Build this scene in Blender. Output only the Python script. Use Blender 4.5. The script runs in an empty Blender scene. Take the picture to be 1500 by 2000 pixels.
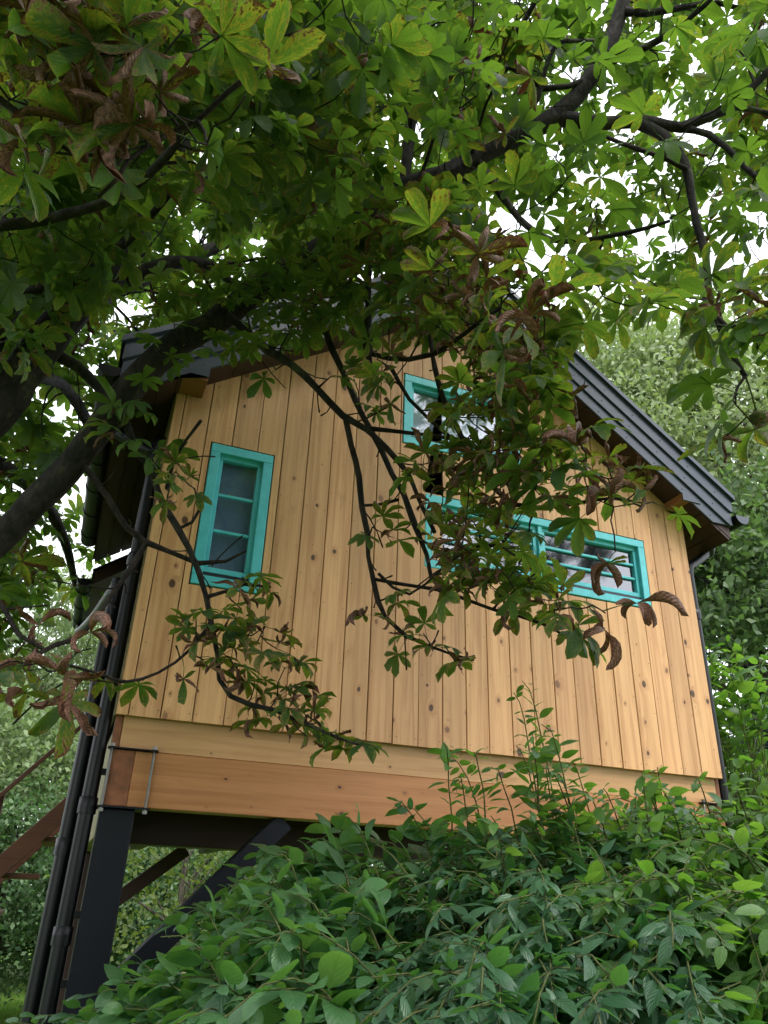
import bpy, bmesh, math, random
import numpy as np
from mathutils import Vector, Matrix

SC = bpy.context.scene
COL = SC.collection
rng = random.Random(11)
nrg = np.random.default_rng(5)

# ------------------------------------------------------------ camera
CAM = Vector((-0.1315, -3.353, 1.6044))
YAW, PITCH, ROLL = 0.36214, 0.46929, 0.037169
fw = Vector((math.sin(YAW)*math.cos(PITCH), math.cos(YAW)*math.cos(PITCH), math.sin(PITCH)))
rt0 = Vector((math.cos(YAW), -math.sin(YAW), 0)); up0 = rt0.cross(fw)
rt = rt0*math.cos(ROLL)+up0*math.sin(ROLL); up = -rt0*math.sin(ROLL)+up0*math.cos(ROLL)
cd = bpy.data.cameras.new('camera'); cam = bpy.data.objects.new('camera', cd); COL.objects.link(cam)
cam.matrix_world = Matrix(((rt.x, up.x, -fw.x, CAM.x), (rt.y, up.y, -fw.y, CAM.y), (rt.z, up.z, -fw.z, CAM.z), (0, 0, 0, 1)))
cd.sensor_fit = 'HORIZONTAL'; cd.sensor_width = 36.0; cd.lens = 36.0*1496.43/1500.0
cd.clip_start = 0.05; cd.clip_end = 500
SC.camera = cam

# ------------------------------------------------------------ sky, sun, exposure
SUN_EL, SUN_AZ = math.radians(54), math.radians(158)     # compass bearing of the veiled sun, behind the camera to the right
w = bpy.data.worlds.new('World'); SC.world = w; w.use_nodes = True
nt = w.node_tree; nt.nodes.clear()
sky = nt.nodes.new('ShaderNodeTexSky'); sky.sky_type = 'NISHITA'; sky.sun_disc = False
sky.sun_elevation = SUN_EL; sky.sun_rotation = SUN_AZ
sky.air_density = 1.0; sky.dust_density = 4.0; sky.ozone_density = 1.0
hs = nt.nodes.new('ShaderNodeHueSaturation'); hs.inputs['Saturation'].default_value = 0.22
nt.links.new(sky.outputs[0], hs.inputs['Color'])
mx = nt.nodes.new('ShaderNodeMix'); mx.data_type = 'RGBA'; mx.inputs[0].default_value = 0.72   # the cloud deck
mx.inputs[7].default_value = (9.6, 10.0, 10.6, 1)
nt.links.new(hs.outputs[0], mx.inputs[6])
bg = nt.nodes.new('ShaderNodeBackground'); bg.inputs['Strength'].default_value = 0.15
nt.links.new(mx.outputs[2], bg.inputs['Color'])
wo = nt.nodes.new('ShaderNodeOutputWorld'); nt.links.new(bg.outputs[0], wo.inputs['Surface'])
sl = bpy.data.lights.new('sun', 'SUN'); sl.energy = 1.25; sl.angle = math.radians(25); sl.color = (1.0, 0.96, 0.9)
so = bpy.data.objects.new('sun', sl); COL.objects.link(so)
sd = Vector((math.sin(SUN_AZ)*math.cos(SUN_EL), math.cos(SUN_AZ)*math.cos(SUN_EL), math.sin(SUN_EL)))
so.rotation_euler = sd.to_track_quat('Z', 'Y').to_euler()
vs = SC.view_settings
vs.view_transform = 'Standard'; vs.look = 'None'; vs.gamma = 1.0; vs.exposure = 1.15; vs.use_curve_mapping = False
SC.cycles.use_denoising = True
SC.cycles.max_bounces = 8; SC.cycles.diffuse_bounces = 2; SC.cycles.glossy_bounces = 3; SC.cycles.transmission_bounces = 5

# ------------------------------------------------------------ node helpers
class M:
    def __init__(s, name):
        s.m = bpy.data.materials.new(name); s.m.use_nodes = True; s.t = s.m.node_tree
        s.t.nodes.clear(); s.out = s.n('ShaderNodeOutputMaterial')
    def n(s, t, **kw):
        x = s.t.nodes.new(t)
        for k, v in kw.items(): setattr(x, k, v)
        return x
    def l(s, a, b): s.t.links.new(a, b)
    def setin(s, sock, v):
        if hasattr(v, 'is_linked') or isinstance(v, bpy.types.NodeSocket): s.l(v, sock)
        else: sock.default_value = v
    def math(s, op, a, b=0.0, c=0.0, clamp=False):
        x = s.n('ShaderNodeMath', operation=op); x.use_clamp = clamp
        for i, v in enumerate((a, b, c)): s.setin(x.inputs[i], v)
        return x.outputs[0]
    def mix(s, f, a, b):
        x = s.n('ShaderNodeMix', data_type='RGBA')
        s.setin(x.inputs[0], f); s.setin(x.inputs[6], a); s.setin(x.inputs[7], b)
        return x.outputs[2]
    def ramp(s, f, stops):
        x = s.n('ShaderNodeMapRange', interpolation_type='SMOOTHSTEP')
        s.setin(x.inputs[0], f); x.inputs[1].default_value = stops[0]; x.inputs[2].default_value = stops[1]
        x.inputs[3].default_value = stops[2]; x.inputs[4].default_value = stops[3]
        return x.outputs[0]
    def noise(s, vec, scale, detail=3, rough=.55, dist=0.0):
        x = s.n('ShaderNodeTexNoise'); s.l(vec, x.inputs['Vector'])
        x.inputs['Scale'].default_value = scale; x.inputs['Detail'].default_value = detail
        x.inputs['Roughness'].default_value = rough; x.inputs['Distortion'].default_value = dist
        return x.outputs[0]
    def scaled(s, vec, sc, off=None):
        x = s.n('ShaderNodeVectorMath', operation='MULTIPLY'); s.l(vec, x.inputs[0]); x.inputs[1].default_value = sc
        r = x.outputs[0]
        if off is not None:
            y = s.n('ShaderNodeVectorMath', operation='ADD'); s.l(r, y.inputs[0]); s.l(off, y.inputs[1]); r = y.outputs[0]
        return r
    def comb(s, a, b, c):
        x = s.n('ShaderNodeCombineXYZ')
        for i, v in enumerate((a, b, c)): s.setin(x.inputs[i], v)
        return x.outputs[0]
    def bump(s, h, strength, dist=.01):
        x = s.n('ShaderNodeBump'); x.inputs['Strength'].default_value = strength; x.inputs['Distance'].default_value = dist
        s.l(h, x.inputs['Height']); return x.outputs[0]
    def bsdf(s, col, rough=.5, spec=.5, metal=0.0, normal=None):
        b = s.n('ShaderNodeBsdfPrincipled')
        s.setin(b.inputs['Base Color'], col); s.setin(b.inputs['Roughness'], rough)
        b.inputs['Specular IOR Level'].default_value = spec; b.inputs['Metallic'].default_value = metal
        if normal is not None: s.l(normal, b.inputs['Normal'])
        return b.outputs[0]
    def fin(s, sh): s.l(sh, s.out.inputs['Surface']); return s.m

def rgb(r, g, b): return (r, g, b, 1)

def wood(name, base, dark, vertical=True, var=.16, knots=True, rough=.5):
    m = M(name)
    co = m.n('ShaderNodeTexCoord').outputs['Object']
    oi = m.n('ShaderNodeObjectInfo').outputs['Random']
    sp = m.n('ShaderNodeSeparateXYZ'); m.l(co, sp.inputs[0])
    along, across = (sp.outputs[2], sp.outputs[0]) if vertical else (sp.outputs[0], sp.outputs[2])
    seed = m.math('MULTIPLY', oi, 53.0)
    # knots
    kv = m.comb(m.math('MULTIPLY', across, 7.5), m.math('MULTIPLY', along, 4.2), seed)
    wob = m.noise(m.scaled(kv, (1.2, 1.2, 1)), 1.5, 2)
    vo = m.n('ShaderNodeTexVoronoi'); vo.voronoi_dimensions = '2D'; vo.feature = 'F1'
    m.l(m.comb(m.math('ADD', m.math('MULTIPLY_ADD', across, 9.0, m.math('MULTIPLY', seed, 7.0)), m.math('MULTIPLY', wob, .16)), m.math('MULTIPLY_ADD', along, 6.2, m.math('MULTIPLY', seed, 3.0)), 0.0), vo.inputs['Vector'])
    vo.inputs['Scale'].default_value = 1.0
    d = vo.outputs['Distance']
    vc = m.n('ShaderNodeSeparateColor'); m.l(vo.outputs['Color'], vc.inputs[0])
    pick = m.ramp(vc.outputs[0], (.68, .70, 0, 1))
    size = m.math('MULTIPLY_ADD', m.math('POWER', vc.outputs[1], 2.0), .12, .022)
    core = m.math('MULTIPLY', m.ramp(m.math('DIVIDE', d, size), (.75, 1.15, 1, 0)), pick)
    halo = m.math('MULTIPLY', m.ramp(m.math('DIVIDE', d, size), (1.0, 3.4, 1, 0)), pick)
    # grain bent round the knots
    bend = m.math('MULTIPLY', halo, .035)
    g1 = m.noise(m.comb(m.math('MULTIPLY', m.math('ADD', across, bend), 34.0), m.math('MULTIPLY', along, 1.1), seed), 1.0, 5, .62, .5)
    g2 = m.noise(m.comb(m.math('MULTIPLY', across, 190.0), m.math('MULTIPLY', along, 3.5), seed), 1.0, 3, .6)
    big = m.noise(m.comb(m.math('MULTIPLY', across, 5.0), m.math('MULTIPLY', along, 1.3), seed), 1.0, 3, .55)
    c = m.mix(m.ramp(g1, (.38, .74, 0, .85)), base, dark)
    c = m.mix(m.math('MULTIPLY', m.ramp(g2, (.45, .75, 0, 1)), .34), c, dark)
    hsv = m.n('ShaderNodeHueSaturation'); m.l(c, hsv.inputs['Color'])
    m.l(m.math('MULTIPLY_ADD', m.noise(m.comb(seed, 0.0, 0.0), 3.7, 0), .02, .49), hsv.inputs['Hue'])
    val = m.math('ADD', m.math('MULTIPLY_ADD', oi, var*2, 1-var), m.math('MULTIPLY_ADD', big, .5, -.25))
    m.l(val, hsv.inputs['Value'])
    c = hsv.outputs[0]
    stain = m.ramp(m.noise(m.comb(m.math('MULTIPLY', across, 11.0), m.math('MULTIPLY', along, 4.0), seed), 1.0, 4, .6), (.58, .78, 0, .42))
    c = m.mix(stain, c, rgb(dark[0]*.62, dark[1]*.55, dark[2]*.6))
    if knots:
        c = m.mix(m.math('MULTIPLY', halo, .34), c, rgb(dark[0]*.82, dark[1]*.72, dark[2]*.75))
        c = m.mix(m.math('MULTIPLY', core, .88), c, m.mix(m.ramp(vc.outputs[2], (.5, .55, 0, 1)), rgb(.16, .075, .04), rgb(.022, .010, .006)))
    nb = m.bump(m.math('ADD', g1, m.math('MULTIPLY', g2, .6)), .25, .004)
    return m.fin(m.bsdf(c, rough, .35, 0, nb))

def plain(name, col, rough=.5, spec=.5, metal=0.0, nscale=9.0, namp=.2, bumpy=.08):
    m = M(name); co = m.n('ShaderNodeTexCoord').outputs['Object']
    n = m.noise(co, nscale, 5, .6); n2 = m.noise(co, nscale*14, 3, .6)
    f = m.ramp(n, (.3, .7, 0, 1))
    c = m.mix(f, rgb(*[x*(1-namp) for x in col]), rgb(*[x*(1+namp) for x in col]))
    r = m.math('MULTIPLY_ADD', n, .25, rough-.12)
    return m.fin(m.bsdf(c, r, spec, metal, m.bump(n2, bumpy, .002)))

MAT = {}
MAT['plank'] = wood('pine_plank', rgb(.60, .338, .158), rgb(.39, .182, .072), var=.15)
MAT['fascia'] = wood('pine_fascia', rgb(.50, .275, .128), rgb(.37, .18, .074), vertical=False, var=.04)
MAT['beam'] = wood('oiled_beam', rgb(.40, .178, .068), rgb(.28, .11, .038), vertical=False, var=.04)
MAT['endgrain'] = plain('end_grain', (.20, .075, .035), .6, .3, nscale=14, namp=.35, bumpy=.3)
MAT['purlin'] = wood('purlin_wood', rgb(.30, .125, .05), rgb(.20, .075, .025), vertical=False, knots=False)
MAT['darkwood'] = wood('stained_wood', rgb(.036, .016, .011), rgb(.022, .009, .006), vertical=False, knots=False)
MAT['stairwood'] = wood('brown_stair_wood', rgb(.10, .036, .018), rgb(.06, .02, .011), vertical=False, knots=False)
MAT['rimboard'] = wood('pale_rim_board', rgb(.20, .165, .085), rgb(.14, .105, .05), vertical=False, knots=False)
MAT['metal'] = plain('anthracite_sheet', (.036, .047, .074), .36, .5, 0.0, 5, .06, .02)
MAT['gutter'] = plain('black_gutter', (.003, .0035, .005), .4, .3, 0, 6, .1, .02)
MAT['steel'] = plain('dark_steel', (.005, .006, .010), .5, .22, 0, 7, .12, .03)
MAT['zinc'] = plain('zinc_rod', (.16, .155, .145), .45, .5, 0.7, 30, .15, .1)
MAT['teal'] = plain('turquoise_paint', (.080, .47, .53), .38, .5, 0, 14, .09, .12)
MAT['sill'] = plain('grey_sill', (.03, .033, .045), .3, .5, .3, 9, .1, .02)
MAT['dark'] = plain('dark_backing', (.012, .01, .009), .9, .1)
MAT['seal'] = plain('black_seal', (.02, .012, .01), .8, .2)
MAT['blind'] = plain('roller_blind', (.25, .35, .48), .8, .2, 0, 3, .06, .03)
MAT['screw'] = plain('screw_head', (.05, .05, .055), .4, .5, .7)
MAT['paleblind'] = plain('white_blind', (.62, .64, .72), .8, .2, 0, 4, .02, .02)
def glassmat():
    m = M('window_glass')
    fr = m.n('ShaderNodeFresnel'); fr.inputs[0].default_value = 2.5
    g = m.n('ShaderNodeBsdfGlossy'); g.inputs['Roughness'].default_value = .045; g.inputs['Color'].default_value = rgb(.92, .94, 1)
    tr = m.n('ShaderNodeBsdfTransparent'); tr.inputs['Color'].default_value = rgb(.82, .85, .88)
    bk = m.n('ShaderNodeNewGeometry').outputs['Backfacing']            # the inner face only passes light on
    x = m.n('ShaderNodeMixShader'); m.l(m.math('MULTIPLY', fr.outputs[0], m.math('SUBTRACT', 1.0, bk)), x.inputs[0]); m.l(tr.outputs[0], x.inputs[1]); m.l(g.outputs[0], x.inputs[2])
    return m.fin(x.outputs[0])
MAT['glass'] = glassmat()

def barkmat(name, c1, c2, moss=.0):
    m = M(name); co = m.n('ShaderNodeTexCoord').outputs['Object']
    n = m.noise(m.scaled(co, (1, 1, .45)), 28, 6, .65, .4); p = m.noise(co, 6.5, 4, .6)
    c = m.mix(m.ramp(n, (.35, .68, 0, 1)), c1, c2)
    if moss: c = m.mix(m.math('MULTIPLY', m.ramp(p, (.56, .66, 0, 1)), moss), c, rgb(.10, .105, .05))
    return m.fin(m.bsdf(c, .85, .2, 0, m.bump(n, 1.0, .02)))
MAT['bark'] = barkmat('chestnut_bark', rgb(.009, .0075, .007), rgb(.031, .026, .022), .4)
MAT['twig'] = barkmat('twig_bark', rgb(.011, .008, .007), rgb(.034, .025, .02))
MAT['cane'] = barkmat('green_cane', rgb(.05, .065, .02), rgb(.12, .13, .045))
MAT['dimbark'] = barkmat('brown_bark', rgb(.03, .025, .02), rgb(.10, .085, .065), .3)
MAT['farbark'] = barkmat('grey_bark', rgb(.07, .06, .045), rgb(.22, .19, .15), .3)

def chestnut_leaf_mat():
    m = M('chestnut_leaf')
    uv = m.n('ShaderNodeUVMap'); uv.uv_map = 'leaf'
    sp = m.n('ShaderNodeSeparateXYZ'); m.l(uv.outputs[0], sp.inputs[0])
    u = sp.outputs[0]; v = m.math('MULTIPLY_ADD', sp.outputs[1], 2.0, -1.0); av = m.math('ABSOLUTE', v)
    age = m.n('ShaderNodeAttribute', attribute_name='age').outputs['Fac']
    sd_ = m.n('ShaderNodeAttribute', attribute_name='seed').outputs['Fac']
    oi = m.n('ShaderNodeObjectInfo').outputs['Random']
    seed = m.math('ADD', m.math('MULTIPLY', sd_, 37.0), m.math('MULTIPLY', oi, 91.0))
    lat = m.math('FRACT', m.math('SUBTRACT', m.math('MULTIPLY', u, 11.0), m.math('MULTIPLY', av, 2.2)))
    tri = m.math('ABSOLUTE', m.math('MULTIPLY_ADD', lat, 2.0, -1.0))           # 1 on a lateral vein, 0 midway
    vein = m.math('MAXIMUM', m.ramp(tri, (.78, .98, 0, 1)), m.ramp(av, (.02, .07, 1, 0)))
    nz = m.noise(m.comb(m.math('MULTIPLY', u, 7.0), m.math('MULTIPLY', v, 2.4), seed), 1.0, 4, .62)
    nf = m.noise(m.comb(m.math('MULTIPLY', u, 16.0), m.math('MULTIPLY', v, 7.0), seed), 1.0, 3, .6)
    edge = m.math('MULTIPLY_ADD', m.math('POWER', av, 2.0), .10, m.math('MULTIPLY', m.math('POWER', u, 2.0), .13))
    t = m.math('ADD', m.math('ADD', m.math('MULTIPLY', nz, .75), m.math('MULTIPLY', nf, .25)), edge)
    t = m.math('SUBTRACT', m.math('ADD', t, age), m.math('MULTIPLY', vein, .05))
    dry = m.ramp(t, (.99, 1.05, 0, 1)); yel = m.ramp(t, (.84, 1.02, 0, 1))
    big = m.noise(m.comb(seed, 0.0, 0.0), 1.0, 0)
    green = m.mix(big, rgb(.012, .042, .014), rgb(.038, .078, .022))
    green = m.mix(m.math('MULTIPLY', vein, .35), green, rgb(.10, .16, .045))
    green = m.mix(m.math('MULTIPLY', yel, .55), green, rgb(.17, .18, .02))
    brown = m.mix(m.ramp(nf, (.35, .65, 0, 1)), rgb(.060, .024, .014), rgb(.23, .108, .070))
    brown = m.mix(m.math('MULTIPLY', vein, .3), brown, rgb(.22, .12, .085))
    col = m.mix(dry, green, brown)
    tg = m.mix(big, rgb(.055, .175, .016), rgb(.25, .41, .028))
    tg = m.mix(m.math('MULTIPLY', m.math('ADD', vein, m.ramp(nf, (.45, .75, 0, .5)), 0, True), .6), tg, rgb(.045, .11, .012))
    tcol = m.mix(dry, m.mix(m.math('MULTIPLY', yel, .6), tg, rgb(.50, .42, .03)), rgb(.10, .028, .010))
    h = m.math('SUBTRACT', m.math('MULTIPLY', tri, .6), m.math('MULTIPLY', nf, .4))
    nb = m.bump(h, .55, .004)
    a = m.bsdf(col, .52, .32, 0, nb)
    tr = m.n('ShaderNodeBsdfTranslucent'); m.l(tcol, tr.inputs['Color'])
    x = m.n('ShaderNodeMixShader'); m.setin(x.inputs[0], m.ramp(dry, (0, 1, .46, .16))); m.l(a, x.inputs[1]); m.l(tr.outputs[0], x.inputs[2])
    return m.fin(x.outputs[0])
MAT['chestnut'] = chestnut_leaf_mat()

def shrub_leaf_mat(name, c1, c2, t1, t2, nv=6.0, arc=2.6, rough=.42, tf=.34, spec=.5):
    m = M(name)
    uv = m.n('ShaderNodeUVMap'); uv.uv_map = 'leaf'
    sp = m.n('ShaderNodeSeparateXYZ'); m.l(uv.outputs[0], sp.inputs[0])
    u = sp.outputs[0]; v = m.math('MULTIPLY_ADD', sp.outputs[1], 2.0, -1.0); av = m.math('ABSOLUTE', v)
    sd_ = m.n('ShaderNodeAttribute', attribute_name='seed').outputs['Fac']
    oi = m.n('ShaderNodeObjectInfo').outputs['Random']
    seed = m.math('ADD', m.math('MULTIPLY', sd_, 37.0), m.math('MULTIPLY', oi, 91.0))
    lat = m.math('FRACT', m.math('SUBTRACT', m.math('MULTIPLY', u, nv), m.math('MULTIPLY', av, arc)))
    tri = m.math('ABSOLUTE', m.math('MULTIPLY_ADD', lat, 2.0, -1.0))
    mid = m.ramp(av, (.02, .08, 1, 0))
    vein = m.math('MAXIMUM', m.ramp(tri, (.80, .99, 0, 1)), mid)
    big = m.noise(m.comb(seed, 0.0, 0.0), 1.0, 0)
    nz = m.noise(m.comb(m.math('MULTIPLY', u, 5.0), m.math('MULTIPLY', v, 2.4), seed), 1.0, 3, .6)
    bg_ = m.ramp(m.math('ADD', m.math('MULTIPLY', big, .8), m.math('MULTIPLY', nz, .2)), (.25, .75, 0, 1))
    c = m.mix(bg_, c1, c2); c = m.mix(m.math('MULTIPLY', vein, .16), c, rgb(c2[0]*1.7, c2[1]*1.5, c2[2]*1.7))
    tc = m.mix(bg_, t1, t2); tc = m.mix(m.math('MULTIPLY', vein, .4), tc, rgb(t1[0]*.6, t1[1]*.6, t1[2]*.6))
    h = m.math('MULTIPLY', tri, -1.0)
    a = m.bsdf(c, m.math('MULTIPLY_ADD', nz, .2, rough-.1), spec, 0, m.bump(h, .28, .003))
    tr = m.n('ShaderNodeBsdfTranslucent'); m.l(tc, tr.inputs['Color'])
    x = m.n('ShaderNodeMixShader'); x.inputs[0].default_value = tf; m.l(a, x.inputs[1]); m.l(tr.outputs[0], x.inputs[2])
    return m.fin(x.outputs[0])
MAT['dogwood'] = shrub_leaf_mat('dogwood_leaf', rgb(.015, .062, .022), rgb(.064, .160, .054), rgb(.08, .26, .03), rgb(.20, .42, .05))
MAT['orange'] = shrub_leaf_mat('mock_orange_leaf', rgb(.012, .050, .023), rgb(.054, .134, .060), rgb(.07, .26, .03), rgb(.17, .40, .05), 5.0, 2.0, .38, .30, .5)
MAT['bright'] = shrub_leaf_mat('bright_leaf', rgb(.022, .070, .020), rgb(.090, .185, .042), rgb(.12, .34, .02), rgb(.28, .5, .05), 6.0, 2.2, .42, .40)

def far_leaf_mat(name, c1, c2, t1, tf=.3):
    m = M(name)
    sd_ = m.n('ShaderNodeAttribute', attribute_name='seed').outputs['Fac']
    co = m.n('ShaderNodeTexCoord').outputs['Object']
    n = m.noise(co, 1.2, 3, .6)
    f = m.ramp(m.math('ADD', m.math('MULTIPLY', sd_, .65), m.math('MULTIPLY', n, .5)), (.2, .9, 0, 1))
    a = m.bsdf(m.mix(f, c1, c2), .5, .35)
    tr = m.n('ShaderNodeBsdfTranslucent'); tr.inputs['Color'].default_value = t1
    x = m.n('ShaderNodeMixShader'); x.inputs[0].default_value = tf; m.l(a, x.inputs[1]); m.l(tr.outputs[0], x.inputs[2])
    return m.fin(x.outputs[0])
MAT['linden'] = far_leaf_mat('linden_leaf', rgb(.13, .18, .09), rgb(.38, .44, .26), rgb(.3, .42, .10), .35)  # pale grey green tones: distance haze is put into the leaf colour
MAT['maple'] = far_leaf_mat('dark_tree_leaf', rgb(.04, .078, .036), rgb(.14, .20, .09), rgb(.2, .36, .07))
MAT['spruce'] = far_leaf_mat('spruce_needle', rgb(.014, .034, .026), rgb(.035, .07, .052), rgb(.03, .06, .03), .1)
MAT['willow'] = far_leaf_mat('willow_leaf', rgb(.085, .13, .06), rgb(.22, .28, .14), rgb(.28, .42, .12), .35)  # silvery undersides, and haze painted in as paler leaf colour
MAT['hedge'] = far_leaf_mat('hedge_leaf', rgb(.034, .080, .036), rgb(.13, .20, .09), rgb(.12, .28, .05))  # lighter tone raised so the colour itself carries background haze
MAT['yellowbush'] = far_leaf_mat('yellow_bush_leaf', rgb(.022, .045, .016), rgb(.11, .145, .035), rgb(.25, .36, .04), .3)
MAT['grass'] = far_leaf_mat('grass_blade', rgb(.05, .12, .015), rgb(.13, .24, .03), rgb(.22, .42, .04), .4)
def groundmat():
    m = M('lawn_ground'); co = m.n('ShaderNodeTexCoord').outputs['Object']
    n = m.noise(co, 1.3, 5, .6); n2 = m.noise(co, 25, 4, .7)
    c = m.mix(m.ramp(n, (.35, .65, 0, 1)), rgb(.07, .15, .02), rgb(.12, .20, .035))
    c = m.mix(m.ramp(n2, (.5, .7, 0, .5)), c, rgb(.10, .085, .04))
    return m.fin(m.bsdf(c, .9, .1, 0, m.bump(n2, .6, .03)))
MAT['ground'] = groundmat()

# ------------------------------------------------------------ object helpers
def link(name, me, mat, parent=None, smooth=False):
    o = bpy.data.objects.new(name, me); COL.objects.link(o)
    if mat is not None and not me.materials: me.materials.append(mat)
    if smooth: me.polygons.foreach_set('use_smooth', [True]*len(me.polygons))
    if parent is not None: o.parent = parent
    return o
def tag(o, label=None, cat=None, group=None, kind=None):
    if label: o['label'] = label
    if cat: o['category'] = cat
    if group: o['group'] = group
    if kind: o['kind'] = kind
    return o
def thing(name, label, cat, group=None):
    o = bpy.data.objects.new(name, None); COL.objects.link(o); o.empty_display_size = .2
    return tag(o, label, cat, group)
def from_bm(name, bm, mat, parent=None, smooth=False, bevel=0.0):
    if bevel: bmesh.ops.bevel(bm, geom=list(bm.edges), offset=bevel, segments=1, affect='EDGES', clamp_overlap=True)
    bmesh.ops.recalc_face_normals(bm, faces=bm.faces)
    me = bpy.data.meshes.new(name); bm.to_mesh(me); bm.free()
    return link(name, me, mat, parent, smooth)
def addbox(bm, lo, hi):
    vs_ = [bm.verts.new((x, y, z)) for z in (lo[2], hi[2]) for y in (lo[1], hi[1]) for x in (lo[0], hi[0])]
    for f in ((0, 2, 3, 1), (4, 5, 7, 6), (0, 1, 5, 4), (2, 6, 7, 3), (0, 4, 6, 2), (1, 3, 7, 5)): bm.faces.new([vs_[i] for i in f])
def box(name, lo, hi, mat, parent=None, bevel=0.0):
    bm = bmesh.new(); addbox(bm, lo, hi); return from_bm(name, bm, mat, parent, False, bevel)
def addprism(bm, poly, y0, y1):
    a = [bm.verts.new((x, y0, z)) for x, z in poly]; b = [bm.verts.new((x, y1, z)) for x, z in poly]
    bm.faces.new(a); bm.faces.new(b[::-1]); n = len(poly)
    for i in range(n): bm.faces.new((a[i], b[i], b[(i+1) % n], a[(i+1) % n]))
def prism(name, poly, y0, y1, mat, parent=None, bevel=0.0):
    bm = bmesh.new(); addprism(bm, poly, y0, y1); return from_bm(name, bm, mat, parent, False, bevel)
def mesh_np(name, V, F, mat, parent=None, smooth=False, uv=None, attrs=None):
    """V (n,3); F (m,k) with one k for every face."""
    V = np.asarray(V, np.float32); F = np.asarray(F, np.int32); k = F.shape[1]
    me = bpy.data.meshes.new(name)
    me.vertices.add(len(V)); me.vertices.foreach_set('co', V.ravel())
    me.loops.add(F.size); me.loops.foreach_set('vertex_index', F.ravel())
    me.polygons.add(len(F)); me.polygons.foreach_set('loop_start', np.arange(0, F.size, k, dtype=np.int32))
    if smooth: me.polygons.foreach_set('use_smooth', np.ones(len(F), bool))
    if uv is not None:
        l = me.uv_layers.new(name='leaf'); l.data.foreach_set('uv', np.asarray(uv, np.float32)[F.ravel()].ravel())
    for nm, arr in (attrs or {}).items():
        a = me.attributes.new(nm, 'FLOAT', 'POINT'); a.data.foreach_set('value', np.asarray(arr, np.float32))
    me.update(calc_edges=True)
    return link(name, me, mat, parent)

def smooth_path(P, R, step):
    P = np.asarray(P, float); R = np.asarray(R, float); n = len(P)
    E = np.vstack([2*P[0]-P[1], P, 2*P[-1]-P[-2]]); out = []; rad = []
    for i in range(n-1):
        p0, p1, p2, p3 = E[i:i+4]; k = max(1, int(np.linalg.norm(p2-p1)/step))
        for j in range(k):
            t = j/k
            out.append(.5*((2*p1)+(-p0+p2)*t+(2*p0-5*p1+4*p2-p3)*t*t+(-p0+3*p1-3*p2+p3)*t**3)); rad.append(R[i]*(1-t)+R[i+1]*t)
    out.append(P[-1]); rad.append(R[-1])
    return np.array(out), np.array(rad)
def tube_np(P, R, sides, rough=0.0):
    P = np.asarray(P, float); R = np.asarray(R, float)
    e = P[-1]-P[-2]; P = np.vstack([P, P[-1]+e/(np.linalg.norm(e)+1e-9)*R[-1]*.4]); R = np.append(R, R[-1]*.04); n = len(P)      # rounded tip
    T = np.gradient(P, axis=0); T /= np.linalg.norm(T, axis=1)[:, None]+1e-9
    a = np.array([0, 0, 1.0]) if abs(T[0][2]) < .9 else np.array([1.0, 0, 0])
    N = np.cross(T[0], a); N /= np.linalg.norm(N)
    V = np.empty((n*sides, 3)); ang = np.arange(sides)/sides*2*math.pi
    for i in range(n):
        N = N-T[i]*N.dot(T[i]); N /= np.linalg.norm(N)+1e-9; B = np.cross(T[i], N)
        r = R[i]*(1+rough*nrg.normal(size=sides)) if rough else np.full(sides, R[i])
        V[i*sides:(i+1)*sides] = P[i]+(np.cos(ang)*r)[:, None]*N+(np.sin(ang)*r)[:, None]*B
    q = np.arange(sides); q2 = (q+1) % sides
    F = np.concatenate([np.stack([i*sides+q, i*sides+q2, (i+1)*sides+q2, (i+1)*sides+q], 1) for i in range(n-1)])
    return V, F, None
def tube(name, P, R, sides, mat, parent=None, rough=0.0, step=.08):
    P, R = smooth_path(P, R, step); V, F, cap = tube_np(P, R, sides, rough)
    return mesh_np(name, V, F, mat, parent, True)
class TubeSet:
    def __init__(s): s.V = []; s.F = []; s.n = 0
    def add(s, P, R, sides):
        V, F, cap = tube_np(P, R, sides); s.V.append(V); s.F.append(F+s.n); s.n += len(V)
    def build(s, name, mat, parent): return mesh_np(name, np.vstack(s.V), np.vstack(s.F), mat, parent, True)

# ------------------------------------------------------------ ground
N_ = 60
gx = np.linspace(-80, 80, N_); gy = np.linspace(-60, 100, N_)
GX, GY = np.meshgrid(gx, gy); GZ = np.zeros_like(GX)
gv = np.stack([GX.ravel(), GY.ravel(), GZ.ravel()], 1)
ii = np.arange(N_*N_).reshape(N_, N_)
gf = np.stack([ii[:-1, :-1].ravel(), ii[:-1, 1:].ravel(), ii[1:, 1:].ravel(), ii[1:, :-1].ravel()], 1)
tag(mesh_np('lawn', gv, gf, MAT['ground']), kind='structure')

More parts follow.
